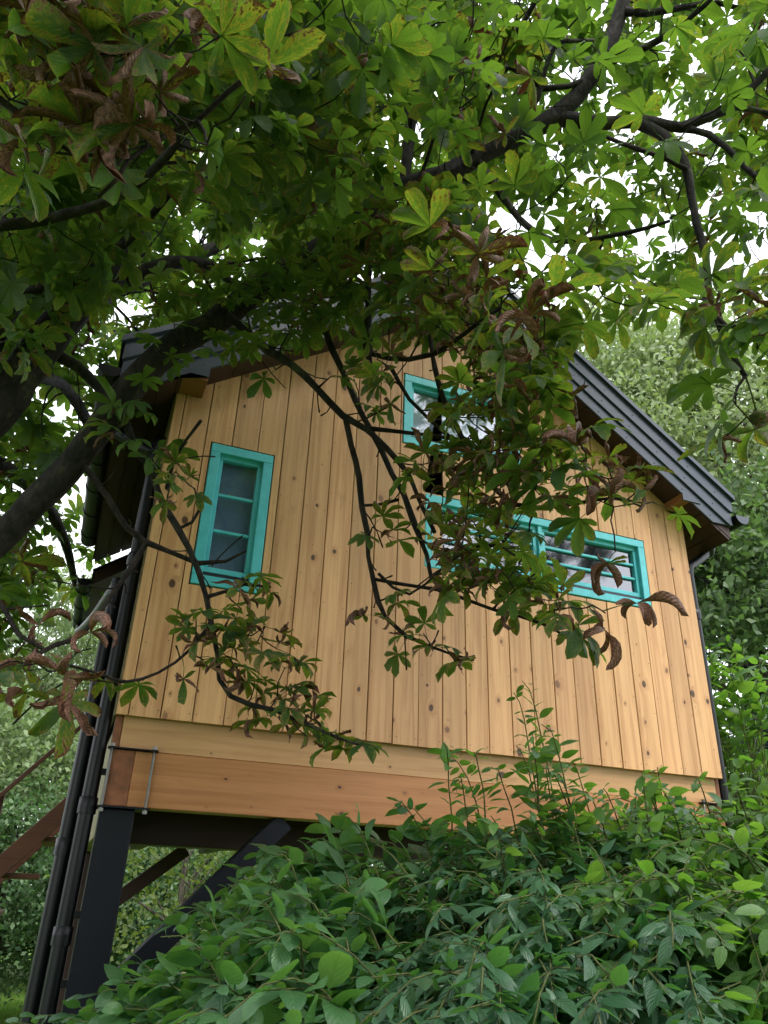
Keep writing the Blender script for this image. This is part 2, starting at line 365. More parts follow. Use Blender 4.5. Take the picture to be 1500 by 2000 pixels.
# ------------------------------------------------------------ measured limbs (x, y, z, radius) and leaf clusters (x, y, z, leaves, state, size)
LIMBS = [
 ((-0.952,-0.332,2.649,0.093),(-0.827,-0.355,3.05,0.082),(-0.677,-0.356,3.328,0.075),(-0.615,-0.409,3.529,0.076),(-0.545,-0.465,3.713,0.075),(-0.471,-0.473,3.903,0.072),(-0.402,-0.538,4.143,0.066),(-0.332,-0.56,4.39,0.061),(-0.283,-0.576,4.617,0.06),(-0.175,-0.587,5.026,0.053),(-0.001,-0.59,5.527,0.045),(0.193,-0.61,6.128,0.035),(0.313,-0.676,6.73,0.027)),
 ((-0.82,-0.425,2.357,0.07),(-0.654,-0.451,2.561,0.06),(-0.527,-0.49,2.725,0.054),(-0.444,-0.537,2.862,0.054),(-0.359,-0.574,3.004,0.054),(-0.284,-0.625,3.172,0.055),(-0.214,-0.667,3.342,0.056),(-0.135,-0.728,3.469,0.056),(-0.056,-0.768,3.573,0.054),(0.057,-0.797,3.684,0.053),(0.176,-0.861,3.822,0.056),(0.309,-0.93,3.949,0.052),(0.427,-0.994,4.059,0.048),(0.551,-1.082,4.179,0.047),(0.674,-1.175,4.329,0.045),(0.887,-1.267,4.434,0.044),(1.055,-1.382,4.554,0.042),(1.187,-1.469,4.63,0.041),(1.289,-1.541,4.69,0.041),(1.385,-1.631,4.819,0.037),(1.443,-1.714,4.957,0.035),(1.495,-1.765,5.136,0.034),(1.516,-1.814,5.266,0.032),(1.53,-1.903,5.527,0.027)),
 ((1.291,-1.538,4.688,0.033),(1.373,-1.586,4.651,0.031),(1.466,-1.652,4.604,0.028),(1.582,-1.761,4.536,0.025),(1.676,-1.836,4.454,0.022),(1.769,-1.9,4.492,0.02),(1.861,-1.964,4.527,0.018),(1.903,-2.033,4.594,0.015),(1.961,-2.136,4.662,0.013)),
 ((1.554,-1.733,4.549,0.025),(1.618,-1.803,4.408,0.022),(1.671,-1.823,4.253,0.019),(1.684,-1.81,4.099,0.016),(1.693,-1.801,3.946,0.015),(1.703,-1.801,3.792,0.013),(1.694,-1.794,3.644,0.013),(1.693,-1.801,3.492,0.011),(1.701,-1.818,3.334,0.01),(1.731,-1.832,3.225,0.008)),
 ((1.676,-1.836,4.454,0.015),(1.747,-1.899,4.376,0.015),(1.796,-1.923,4.288,0.012),(1.851,-1.935,4.185,0.012),(1.959,-1.958,4.041,0.009)),
 ((1.861,-1.964,4.527,0.013),(1.962,-2.013,4.479,0.01),(2.06,-2.059,4.426,0.008)),
 ((1.46,-1.696,4.94,0.019),(1.523,-1.801,4.899,0.016),(1.575,-1.912,4.862,0.013),(1.633,-2.018,4.876,0.011),(1.679,-2.13,4.895,0.008)),
 ((1.511,-1.798,5.202,0.02),(1.58,-1.859,5.137,0.017),(1.644,-1.937,5.078,0.014),(1.762,-2.065,5.005,0.011),(1.915,-2.117,4.935,0.008)),
 ((1.403,-1.668,4.855,0.016),(1.306,-1.627,4.792,0.013),(1.196,-1.593,4.761,0.013),(1.032,-1.616,4.778,0.01),(0.903,-1.537,4.778,0.008)),
 ((1.133,-1.427,4.601,0.013),(1.174,-1.581,4.702,0.013),(1.172,-1.656,4.805,0.01),(1.187,-1.723,4.893,0.01),(1.355,-1.77,4.964,0.008)),
 ((0.997,-1.346,4.501,0.017),(1.07,-1.365,4.355,0.017),(1.137,-1.388,4.208,0.016),(1.179,-1.428,4.082,0.014),(1.258,-1.467,4,0.013),(1.332,-1.547,3.946,0.011),(1.444,-1.681,3.904,0.009),(1.524,-1.809,3.866,0.006)),
 ((1.656,-1.835,4.202,0.012),(1.555,-1.839,4.206,0.009),(1.468,-1.78,4.291,0.009),(1.35,-1.751,4.341,0.007)),
 ((1.665,-1.771,3.652,0.008),(1.7,-1.829,3.427,0.008),(1.728,-1.904,3.378,0.006),(1.768,-1.979,3.312,0.006)),
 ((0.72,-1.205,4.365,0.024),(0.744,-1.189,4.729,0.026),(0.738,-1.228,5.001,0.03),(0.734,-1.28,5.271,0.026),(0.748,-1.332,5.528,0.024),(0.752,-1.409,5.791,0.019)),
 ((0.725,-1.228,4.883,0.016),(0.86,-1.378,4.939,0.016),(0.989,-1.529,4.984,0.013),(1.062,-1.673,5.033,0.013),(1.076,-1.822,5.097,0.011)),
 ((-0.325,-0.504,4.036,0.035),(-0.237,-0.541,4.083,0.033),(-0.149,-0.546,4.166,0.03),(-0.05,-0.531,4.222,0.028),(0.034,-0.5,4.258,0.023),(0.162,-0.427,4.242,0.018),(0.278,-0.368,4.236,0.013)),
 ((-0.536,-0.402,3.626,0.024),(-0.439,-0.377,3.607,0.024),(-0.34,-0.378,3.529,0.021),(-0.251,-0.459,3.385,0.02)),
 ((-0.956,-0.457,3.577,0.029),(-0.745,-0.584,3.655,0.023),(-0.602,-0.718,3.701,0.02),(-0.455,-0.826,3.702,0.018),(-0.319,-0.942,3.85,0.015),(-0.206,-1.086,4.001,0.013)),
 ((-0.907,-1.163,3.502,0.024),(-0.678,-1.223,3.496,0.019),(-0.497,-1.333,3.509,0.017),(-0.325,-1.472,3.532,0.014),(-0.21,-1.715,3.492,0.012),(-0.191,-1.898,3.384,0.009)),
 ((-0.03,-2.314,3.541,0.007),(-0.026,-2.205,3.478,0.009),(-0.028,-2.18,3.404,0.009),(-0.052,-2.151,3.325,0.008),(-0.094,-2.107,3.294,0.008),(-0.149,-2.042,3.245,0.007),(-0.205,-2.004,3.212,0.007),(-0.245,-1.976,3.186,0.006)),
 ((-0.206,-2.009,3.216,0.006),(-0.281,-1.983,3.122,0.005),(-0.296,-1.981,3.05,0.005),(-0.327,-1.951,3.017,0.004)),
 ((-0.676,-2.015,3.129,0.011),(-0.582,-2.01,3.155,0.008),(-0.488,-2.006,3.108,0.007),(-0.393,-2.005,3.059,0.005),(-0.29,-2.023,3.089,0.005)),
 ((0.097,-0.836,3.726,0.02),(0.171,-0.89,3.624,0.017),(0.263,-0.945,3.516,0.017),(0.356,-1.013,3.418,0.014),(0.46,-1.032,3.326,0.014),(0.563,-1.047,3.22,0.014),(0.65,-1.068,3.173,0.012),(0.739,-1.084,3.093,0.011),(0.82,-1.094,2.998,0.009),(0.866,-1.084,2.907,0.009),(0.931,-1.078,2.798,0.007)),
 ((0.262,-0.884,3.879,0.014),(0.385,-0.945,3.801,0.013),(0.459,-0.98,3.699,0.013),(0.515,-0.981,3.573,0.013),(0.567,-0.981,3.474,0.012),(0.619,-1,3.342,0.012),(0.669,-1.019,3.221,0.012),(0.722,-1.031,3.118,0.012),(0.771,-1.022,3.034,0.012),(0.823,-1.031,2.954,0.011),(0.862,-1.026,2.849,0.011),(0.917,-1.013,2.73,0.009),(0.94,-1.009,2.646,0.007)),
 ((0.575,-1.045,3.212,0.012),(0.612,-1.019,3.119,0.012),(0.66,-0.992,3.012,0.011),(0.684,-0.962,2.902,0.011),(0.718,-0.945,2.801,0.011),(0.725,-0.934,2.725,0.009),(0.757,-0.912,2.648,0.009),(0.779,-0.91,2.57,0.009),(0.806,-0.919,2.507,0.007),(0.875,-0.946,2.443,0.007),(0.954,-0.99,2.402,0.005),(1.077,-1.06,2.359,0.004)),
 ((0.757,-0.912,2.648,0.007),(0.834,-0.936,2.637,0.007),(0.906,-0.982,2.62,0.007),(0.975,-1.029,2.602,0.007),(1.053,-1.075,2.561,0.007),(1.127,-1.124,2.523,0.007),(1.197,-1.177,2.495,0.007),(1.278,-1.237,2.453,0.005),(1.328,-1.276,2.399,0.004)),
 ((0.682,-0.963,2.906,0.006),(0.743,-0.989,2.913,0.006),(0.809,-1.026,2.932,0.006)),
 ((0.659,-1.185,4.302,0.014),(0.613,-1.173,4.105,0.014),(0.61,-1.123,3.922,0.013),(0.623,-1.089,3.736,0.013),(0.636,-1.065,3.55,0.019),(0.645,-1.082,3.404,0.012)),
 ((0.647,-1.073,3.523,0.01),(0.701,-1.148,3.461,0.01),(0.76,-1.213,3.429,0.01),(0.817,-1.296,3.415,0.01),(0.855,-1.389,3.418,0.01),(0.893,-1.495,3.431,0.007),(0.922,-1.59,3.433,0.006)),
 ((0.823,-1.23,3.8,0.011),(0.827,-1.24,3.584,0.01),(0.857,-1.233,3.402,0.01),(0.908,-1.215,3.265,0.01),(0.984,-1.207,3.131,0.01),(1.037,-1.224,3.037,0.009),(1.088,-1.239,2.935,0.009),(1.136,-1.278,2.867,0.009),(1.187,-1.344,2.835,0.007),(1.269,-1.422,2.825,0.007),(1.341,-1.52,2.806,0.005),(1.41,-1.608,2.762,0.003)),
 ((0.846,-1.25,4.423,0.017),(0.836,-1.246,4.159,0.014),(0.823,-1.242,3.954,0.013),(0.823,-1.23,3.8,0.011)),
 ((0.665,-1.031,3.203,0.01),(0.762,-1.071,3.192,0.008),(0.867,-1.123,3.167,0.008),(0.968,-1.178,3.139,0.008)),
 ((0.706,-1.168,3.4,0.008),(0.788,-1.154,3.292,0.008),(0.87,-1.161,3.218,0.008),(0.94,-1.191,3.14,0.008)),
 ((0.943,-1.301,4.36,0.014),(0.978,-1.365,4.13,0.011),(1.041,-1.393,3.986,0.009),(1.078,-1.398,3.831,0.009),(1.081,-1.423,3.705,0.006)),
 ((0.76,-0.97,2.648,0.006),(0.856,-1.031,2.565,0.005),(0.977,-1.189,2.683,0.005),(1.076,-1.299,2.695,0.005),(1.188,-1.363,2.581,0.003)),
 ((-0.223,-0.684,3.275,0.017),(-0.143,-0.653,3.128,0.015),(-0.051,-0.651,3.017,0.012),(0.001,-0.653,2.906,0.012),(0.064,-0.67,2.816,0.012),(0.117,-0.675,2.741,0.012),(0.166,-0.668,2.66,0.012),(0.206,-0.664,2.579,0.01),(0.238,-0.665,2.476,0.01),(0.274,-0.669,2.367,0.009),(0.296,-0.669,2.278,0.009),(0.34,-0.684,2.221,0.009),(0.406,-0.711,2.193,0.009),(0.48,-0.744,2.178,0.007),(0.585,-0.804,2.132,0.007),(0.683,-0.846,2.091,0.005),(0.752,-0.886,2.063,0.004)),
 ((-0.311,-0.607,3.032,0.012),(-0.197,-0.601,2.919,0.012),(-0.113,-0.605,2.807,0.012),(-0.04,-0.616,2.754,0.012),(0.065,-0.639,2.718,0.01),(0.161,-0.656,2.684,0.01),(0.256,-0.695,2.698,0.006),(0.318,-0.742,2.733,0.004)),
 ((0.004,-0.653,2.973,0.008),(0.005,-0.731,3.055,0.008),(0.029,-0.791,3.118,0.006),(0.066,-0.864,3.175,0.006)),
 ((0.066,-0.666,2.807,0.006),(0.114,-0.686,2.841,0.006),(0.138,-0.719,2.906,0.006)),
 ((0.212,-0.671,2.567,0.008),(0.268,-0.707,2.585,0.006),(0.326,-0.776,2.6,0.006),(0.412,-0.812,2.593,0.004)),
 ((-0.031,-0.616,2.752,0.01),(-0.068,-0.644,2.636,0.01),(-0.106,-0.71,2.528,0.009),(-0.141,-0.781,2.426,0.007),(-0.191,-0.852,2.311,0.007),(-0.259,-0.939,2.241,0.007),(-0.317,-1.027,2.168,0.006)),
 ((0.238,-0.665,2.476,0.008),(0.166,-0.77,2.334,0.005),(0.074,-0.837,2.228,0.005),(-0.018,-0.92,2.169,0.005),(-0.095,-1.017,2.155,0.005),(-0.195,-1.07,2.159,0.005)),
 ((-0.522,-0.919,2.432,0.009),(-0.395,-0.973,2.323,0.008),(-0.336,-0.998,2.248,0.007),(-0.259,-1.034,2.211,0.006)),
 ((-0.477,-0.406,3.898,0.05),(-0.374,0.169,4.553,0.049),(-0.014,1.017,5.715,0.052),(0.591,1.382,6.709,0.047),(1.302,1.396,7.362,0.03)),
 ((-1.001,-0.193,3.094,0.038),(-0.912,0.512,3.557,0.035),(-0.692,1.324,3.807,0.045),(-0.504,1.994,3.819,0.035),(-0.342,2.511,3.608,0.021)),
 ((-0.607,-0.351,3.533,0.029),(-0.552,0.521,4.049,0.031),(-0.419,1.339,4.262,0.036),(-0.338,1.852,4.154,0.023)),
 ((-0.248,-0.585,4.694,0.039),(0.327,0.296,5.827,0.045),(1.233,0.848,6.508,0.04),(2.18,1.08,6.786,0.029)),
 ((-1.011,-0.308,3.514,0.035),(-1.021,0.225,4.356,0.034),(-1,0.56,5.224,0.036),(-0.855,0.682,5.986,0.028)),
]
ANCHORS = [
 (-0.50,-2.06,3.48,2,'N',0.82),(-0.63,-1.82,3.45,2,'N',0.65),(-0.40,-2.27,3.26,3,'N',0.65),(-0.31,-1.84,3.33,2,'N',0.77),(-0.37,-2.03,3.05,2,'N',0.70),(-0.56,-2.16,3.30,2,'N',0.66),
 (-0.33,-2.25,3.27,2,'N',0.76),(-0.30,-2.03,3.41,3,'N',0.74),(-0.14,-2.20,3.35,2,'N',0.79),(-0.51,-1.97,3.32,3,'N',0.80),(-0.43,-2.00,3.06,3,'N',0.67),(-0.14,-2.21,3.55,3,'N',0.71),
 (-0.48,-1.91,3.47,2,'N',0.83),(-0.31,-2.20,3.48,2,'N',0.77),(-0.25,-1.96,3.62,3,'N',0.66),(-0.42,-1.87,3.52,3,'N',0.83),(-0.53,-2.08,3.37,2,'N',0.70),(-0.62,-2.04,3.24,3,'N',0.85),
 (-0.51,-2.18,3.15,2,'N',0.77),(-0.60,-2.11,3.30,3,'N',0.85),(-0.41,-1.98,3.64,3,'N',0.67),(-0.38,-2.16,3.49,2,'N',0.79),(-0.48,-2.15,3.21,2,'N',0.76),(-0.15,-1.79,3.45,3,'N',0.80),
 (-0.61,-2.18,3.29,3,'N',0.68),(-0.34,-1.99,3.56,3,'N',0.85),(-0.23,-2.15,3.58,3,'N',0.81),(-0.22,-2.17,3.27,3,'N',0.66),(-0.51,-1.96,3.07,2,'N',0.64),(-0.64,-1.77,3.39,3,'N',0.82),
 (-0.28,-2.07,3.18,2,'N',0.74),(-0.48,-1.91,3.27,2,'N',0.81),(1.37,-0.28,6.38,5,'G',0.85),(0.16,0.34,5.65,5,'G',0.86),(1.30,-0.66,6.47,5,'G',0.96),(0.72,-1.19,5.68,5,'G',0.84),
 (-1.07,-0.60,5.14,5,'G',0.89),(-0.99,0.94,5.68,5,'G',0.76),(-0.32,0.94,6.84,5,'G',0.93),(-1.00,0.28,5.83,5,'G',0.81),(-1.01,0.40,6.38,5,'G',0.73),(0.11,-0.70,5.16,5,'G',0.81),
 (0.33,-0.60,5.20,5,'G',0.97),(-0.98,-0.63,5.08,5,'G',0.92),(-0.76,-0.35,6.06,5,'G',0.95),(0.74,-0.99,5.64,5,'G',0.96),(0.27,-0.28,5.02,5,'G',0.74),(0.46,-0.75,5.32,5,'G',0.96),
 (0.49,-0.22,4.91,5,'G',0.94),(-1.12,0.81,5.05,5,'G',0.81),(-0.76,-0.70,5.54,5,'G',0.74),(-0.85,-0.23,5.61,5,'G',0.92),(-0.54,-0.22,5.25,5,'G',0.81),(-1.15,-0.66,4.98,5,'G',0.91),
 (0.05,-0.41,6.30,5,'G',0.96),(-1.01,0.70,5.12,5,'G',0.85),(1.03,-0.39,6.23,5,'G',0.90),(1.67,-0.28,6.92,5,'G',0.90),(0.38,-0.35,5.86,5,'G',0.74),(-1.27,0.07,6.62,5,'G',0.79),
 (-1.21,0.21,6.83,5,'G',0.94),(0.39,-0.70,5.78,5,'G',0.80),(-0.23,-0.42,6.22,5,'G',0.79),(0.10,0.31,7.23,5,'G',0.80),(-0.56,-0.63,6.15,5,'G',0.84),(-0.09,-0.31,6.32,5,'G',0.72),
 (-0.78,-0.43,6.05,5,'G',0.73),(-1.25,-0.27,5.33,5,'G',0.87),(0.28,0.75,5.93,5,'G',0.91),(1.07,-0.67,5.88,5,'G',0.97),(-1.39,1.57,5.73,5,'G',0.88),(-1.03,0.40,5.67,5,'G',0.94),
 (0.63,-0.17,5.32,5,'G',0.73),(-0.93,-0.43,5.14,5,'G',0.94),(0.31,0.47,6.08,5,'G',0.90),(-0.22,-0.24,7.10,5,'G',0.91),(0.07,0.43,6.24,5,'G',0.74),(0.50,-1.01,5.48,5,'G',0.79),
 (0.67,-0.25,6.89,5,'G',0.97),(-0.04,-0.07,6.08,5,'G',0.90),(1.03,0.24,6.20,5,'G',0.74),(-1.18,0.35,6.44,5,'G',0.80),(-0.01,-1.16,5.58,5,'G',0.79),(0.75,0.53,6.12,5,'G',0.80),
 (0.07,0.02,5.97,5,'G',0.75),(1.33,-0.22,7.40,5,'G',0.96),(-1.54,0.85,6.18,5,'G',0.97),(-0.21,-0.57,5.64,5,'G',0.96),(-0.71,-0.14,5.04,5,'G',0.86),(1.39,-0.59,7.13,5,'G',0.85),
 (1.23,-0.39,5.33,5,'G',0.95),(-0.19,-1.15,5.42,5,'G',0.85),(-0.19,-0.62,5.48,5,'G',0.81),(-0.34,-0.10,4.57,5,'G',0.91),(1.05,-0.33,7.38,5,'G',0.90),(1.09,-0.78,6.07,5,'G',0.82),
 (1.57,-0.52,5.70,5,'G',0.83),(-0.68,-0.87,5.49,5,'G',0.94),(-0.80,-0.02,6.09,5,'G',0.77),(1.62,-0.02,6.44,5,'G',0.74),(0.84,0.16,6.63,5,'G',0.89),(-0.87,0.18,7.16,5,'G',0.75),
 (-0.12,-0.36,5.75,5,'G',0.91),(1.46,-0.60,6.66,5,'G',0.80),(-0.71,0.91,5.17,5,'G',0.78),(-0.25,-0.76,5.71,5,'G',0.75),(-0.54,-0.69,5.78,5,'G',0.79),(0.74,-0.37,6.01,5,'G',0.86),
 (-0.36,-0.64,5.25,5,'G',0.79),(1.25,-0.94,6.48,5,'G',0.88),(0.89,-0.95,5.93,5,'G',0.79),(-0.33,0.81,6.84,5,'G',0.94),(1.32,-0.24,6.29,5,'G',0.72),(1.10,-1.21,5.56,5,'G',0.76),
 (0.26,1.10,6.54,5,'G',0.91),(0.64,0.33,5.62,5,'G',0.86),(-1.11,0.31,4.80,5,'G',0.96),(0.31,-0.79,5.53,5,'G',0.79),(0.46,-0.30,5.09,5,'G',0.74),(0.14,0.07,5.69,5,'G',0.78),
 (0.09,-0.91,6.10,5,'G',0.84),(1.88,0.32,6.60,5,'G',0.84),(-0.99,0.60,6.96,5,'G',0.90),(-0.71,-0.43,6.34,5,'G',0.89),(-0.33,0.06,6.54,5,'G',0.96),(-0.86,-0.56,5.94,5,'G',0.83),
 (0.52,-0.14,7.00,5,'G',0.91),(-0.07,0.30,7.26,5,'G',0.80),(0.91,0.12,7.22,5,'G',0.85),(-0.95,-0.18,5.90,5,'G',0.89),(1.14,-1.01,6.23,5,'G',0.78),(1.00,-1.40,5.52,5,'G',0.74),
 (1.75,0.77,6.67,5,'G',0.96),(-0.69,0.38,7.07,5,'G',0.91),(-1.23,0.42,5.18,5,'G',0.82),(-0.50,-0.89,5.24,5,'G',0.79),(-0.99,0.60,6.53,5,'G',0.93),(-0.35,-0.51,6.35,5,'G',0.82),
 (1.08,-0.94,6.14,5,'G',0.95),(-1.51,0.75,6.24,5,'G',0.92),(-1.15,-0.83,5.25,5,'G',0.96),(-0.70,1.36,6.13,5,'G',0.81),(0.32,-0.06,6.74,5,'G',0.80),(-0.87,-0.11,6.85,5,'G',0.96),
 (-1.39,-0.01,5.84,5,'G',0.97),(1.23,-0.86,5.72,5,'G',0.83),(-0.89,1.20,5.70,5,'G',0.93),(0.89,-0.24,5.63,5,'G',0.80),(-0.25,-0.06,4.80,5,'G',0.77),(-1.22,0.18,5.23,5,'G',0.97),
 (-0.69,-0.83,5.45,5,'G',0.85),(0.58,-0.52,5.62,5,'G',0.83),(0.58,0.67,6.26,5,'G',0.94),(0.42,-0.19,7.16,5,'G',0.80),(0.21,0.21,6.63,5,'G',0.77),(-0.71,-0.55,5.42,5,'G',0.95),
 (0.18,-0.34,6.02,5,'G',0.98),(-1.29,0.84,6.25,5,'G',0.94),(0.93,-1.20,6.11,5,'G',0.75),(-0.24,0.19,6.77,5,'G',0.96),(-1.16,0.71,5.74,5,'G',0.78),(-0.45,-0.68,5.69,5,'G',0.79),
 (0.36,-0.19,5.30,5,'G',0.73),(-0.39,0.01,5.08,5,'G',0.80),(-0.78,0.85,5.43,5,'G',0.74),(-1.19,0.30,5.88,5,'G',0.89),(-1.34,0.17,6.39,5,'G',0.83),(-0.80,0.66,6.91,5,'G',0.80),
 (0.16,-0.26,6.02,5,'G',0.94),(1.29,-1.01,5.63,5,'G',0.91),(-1.13,0.13,7.07,5,'G',0.83),(1.18,0.14,6.95,5,'G',0.84),(-1.11,-0.27,6.33,5,'G',0.89),(1.11,-0.80,6.77,5,'G',0.82),
 (-0.11,-0.68,5.92,5,'G',0.86),(1.11,-0.93,6.47,5,'G',0.93),(1.06,-1.25,5.64,5,'G',0.96),(1.21,-1.01,5.24,5,'G',0.96),(-0.80,0.27,4.88,5,'G',0.83),(-1.42,0.90,5.95,5,'G',0.73),
 (0.91,-0.69,6.69,5,'G',0.86),(0.32,-0.39,6.10,5,'G',0.87),(-0.13,0.35,5.63,5,'G',0.83),(-1.32,0.55,5.41,5,'G',0.78),(1.03,0.22,5.62,5,'G',0.77),(-0.20,-0.90,5.62,5,'G',0.83),
 (-1.19,0.31,5.74,5,'G',0.73),(0.29,-0.35,6.97,5,'G',0.92),(-0.13,-0.54,6.45,5,'G',0.82),(1.04,-0.10,7.41,5,'G',0.85),(-1.02,1.53,6.01,5,'G',0.74),(-0.30,0.05,4.96,5,'G',0.95),
 (-0.48,0.13,4.80,5,'G',0.85),(-0.89,1.31,5.36,5,'G',0.95),(0.18,0.09,5.57,5,'G',0.95),(0.31,0.79,6.62,5,'G',0.75),(1.60,-0.41,5.71,5,'G',0.93),(-0.29,0.02,6.79,5,'G',0.73),
 (0.95,-0.41,6.64,5,'G',0.97),(-1.28,-0.71,5.39,5,'G',0.88),(-0.18,0.81,6.66,5,'G',0.76),(-0.62,-0.25,4.76,5,'G',0.72),(-0.80,0.59,5.82,5,'G',0.77),(0.33,-0.55,5.37,5,'G',0.96),
 (-0.72,-0.75,5.38,5,'G',0.89),(1.34,-0.01,5.53,5,'G',0.79),(-1.38,0.71,5.48,5,'G',0.81),(0.58,0.52,6.97,5,'G',0.91),(-0.98,0.04,6.81,5,'G',0.73),(-1.15,0.08,6.24,5,'G',0.85),
 (-0.92,-0.22,5.58,5,'G',0.73),(0.53,-0.44,7.29,5,'G',0.91),(0.03,0.45,5.55,5,'G',0.78),(-0.98,-0.67,5.11,5,'G',0.81),(1.11,0.69,6.45,5,'G',0.90),(-0.65,0.28,5.63,5,'G',0.92),
 (0.01,-0.05,6.54,5,'G',0.97),(-0.57,-0.00,4.48,5,'G',0.79),(-0.79,1.44,6.19,5,'G',0.91),(-0.66,0.44,6.95,5,'G',0.88),(0.93,0.92,6.72,5,'G',0.84),(1.46,0.58,6.48,5,'G',0.83),
 (-0.41,-0.04,4.43,4,'G',0.77),(-0.52,-0.18,4.26,4,'G',0.69),(-0.92,0.25,4.03,4,'G',0.85),(-1.18,0.12,4.84,4,'G',0.85),(-0.52,-0.06,5.06,5,'G',0.73),(-0.74,-0.31,4.44,4,'G',0.69),
 (-0.51,-0.43,4.38,4,'G',0.87),(-1.01,0.57,5.05,4,'G',0.85),(-0.92,0.57,5.15,5,'G',0.88),(-0.61,-0.25,4.85,5,'G',0.80),(-0.90,-0.34,4.08,4,'G',0.85),(-0.88,0.17,4.61,5,'G',0.86),
 (-0.28,-0.25,5.05,5,'G',0.85),(-1.07,0.44,5.19,4,'G',0.80),(-0.93,-0.37,4.21,5,'G',0.89),(-0.45,0.24,4.87,5,'G',0.73),(-0.75,0.51,5.07,4,'G',0.91),(-1.04,0.47,4.59,4,'G',0.76),
 (-1.05,0.46,4.80,4,'G',0.71),(-0.90,-0.23,4.53,4,'G',0.85),(-0.87,-0.07,4.11,4,'G',0.92),(-0.80,0.12,4.93,4,'G',0.75),(-1.03,0.32,4.14,4,'G',0.80),(-0.49,-0.28,4.31,5,'G',0.68),
 (-0.89,0.64,4.43,5,'G',0.88),(-1.18,0.88,4.55,4,'G',0.69),(-0.72,0.24,5.14,4,'G',0.80),(-0.53,0.38,5.45,5,'G',0.83),(-0.80,-0.38,4.19,4,'G',0.78),(-0.68,0.12,4.30,5,'G',0.71),
 (-0.43,0.06,5.11,5,'G',0.79),(-0.76,-0.22,4.16,5,'G',0.77),(-0.35,-0.17,4.73,5,'G',0.92),(-0.67,0.15,4.80,4,'G',0.73),(-1.11,0.18,4.72,4,'G',0.89),(-0.56,0.01,4.78,4,'G',0.81),
 (-0.72,0.60,4.92,4,'G',0.72),(-0.80,0.30,4.40,5,'G',0.88),(-1.13,0.47,4.54,5,'G',0.87),(-1.10,0.10,4.92,5,'G',0.79),(-0.78,0.26,4.21,5,'G',0.89),(-0.73,0.10,4.44,4,'G',0.78),
 (-0.57,-0.19,4.00,5,'G',0.83),(-0.50,-0.07,4.23,5,'G',0.83),(-0.89,0.37,5.30,4,'G',0.77),(-0.92,-0.30,4.00,4,'G',0.87),(-0.95,0.41,4.34,4,'G',0.83),(-0.84,-0.55,4.26,4,'G',0.68),
 (-0.74,0.82,4.79,5,'G',0.87),(-0.51,0.59,5.12,5,'G',0.90),(-0.50,1.71,5.35,4,'A',0.88),(-0.01,1.08,5.82,4,'A',0.97),(0.80,0.61,5.30,4,'A',0.96),(0.54,0.34,5.15,4,'A',0.97),
 (-0.31,1.27,5.18,4,'A',0.92),(0.60,1.29,5.52,4,'A',0.94),(0.43,0.05,5.41,4,'A',0.93),(-0.24,0.82,5.38,4,'A',0.92),(-0.27,1.38,5.79,4,'A',0.80),(-0.28,1.52,6.38,4,'A',0.92),
 (0.58,0.17,5.24,4,'A',0.95),(0.38,1.16,5.37,4,'A',0.86),(0.28,0.78,5.42,4,'A',0.92),(-0.20,0.62,5.65,4,'A',0.90),(0.82,0.06,4.87,4,'A',0.82),(-0.56,1.11,5.51,4,'A',0.79),
 (0.79,0.72,5.80,4,'A',0.77),(-0.13,0.90,5.24,4,'A',0.92),(1.15,1.33,6.23,4,'A',0.82),(0.05,0.45,5.56,4,'A',0.73),(-0.14,0.47,4.84,4,'A',0.77),(0.96,0.98,5.74,4,'A',0.78),
 (0.39,1.22,6.41,4,'A',0.81),(0.03,1.16,5.35,4,'A',0.94),(0.20,1.32,6.35,4,'A',0.82),(-0.47,0.38,4.70,4,'A',0.96),(-0.03,0.78,5.42,4,'A',0.82),(0.24,1.93,5.89,4,'A',0.95),
 (0.78,1.11,6.43,4,'A',0.74),(0.46,1.25,6.08,4,'A',0.92),(-0.41,1.12,4.81,4,'A',0.78),(-0.45,0.77,5.28,4,'A',0.91),(-0.38,1.73,6.05,4,'A',0.83),(-0.56,0.85,5.05,4,'A',0.93),
 (0.12,0.79,5.83,4,'A',0.88),(0.34,0.55,4.80,4,'A',0.91),(-0.15,-1.81,3.88,3,'G',0.59),(0.23,-1.80,4.25,3,'G',0.67),(0.06,-1.81,3.89,4,'G',0.62),(0.06,-1.71,3.65,3,'G',0.61),
 (-0.30,-1.84,4.03,4,'G',0.73),(-0.23,-1.82,4.07,3,'G',0.70),(0.01,-1.84,3.63,4,'G',0.65),(0.38,-1.73,3.82,3,'G',0.66),(0.21,-1.97,4.13,3,'G',0.62),(0.26,-2.04,3.81,4,'G',0.70),
 (0.35,-1.82,4.21,3,'G',0.60),(0.31,-1.59,4.01,4,'G',0.74),(0.39,-1.74,4.12,4,'G',0.76),(0.19,-2.19,3.86,3,'G',0.63),(0.20,-1.71,3.92,3,'G',0.66),(-0.07,-1.62,4.16,4,'G',0.74),
 (0.14,-1.88,3.99,3,'G',0.64),(-0.31,-1.96,3.70,3,'G',0.64),(0.12,-1.97,4.09,4,'G',0.60),(0.19,-1.65,3.76,3,'G',0.76),(-0.02,-1.79,3.83,4,'G',0.70),(-0.01,-1.70,3.66,4,'G',0.68),
 (-0.04,-1.61,3.64,3,'G',0.61),(-0.27,-1.68,4.18,3,'G',0.66),(-0.21,-1.39,3.94,4,'G',0.74),(0.25,-1.80,3.63,3,'G',0.58),(0.27,-1.83,3.92,3,'G',0.66),(-0.27,-1.67,3.84,4,'G',0.69),
 (0.41,-1.99,4.01,3,'G',0.65),(-0.10,-2.00,3.93,3,'G',0.60),(0.43,-1.72,4.05,4,'G',0.71),(0.11,-1.77,3.68,3,'G',0.66),(-0.15,-1.58,3.82,3,'G',0.70),(-0.19,-1.60,4.03,4,'G',0.74),
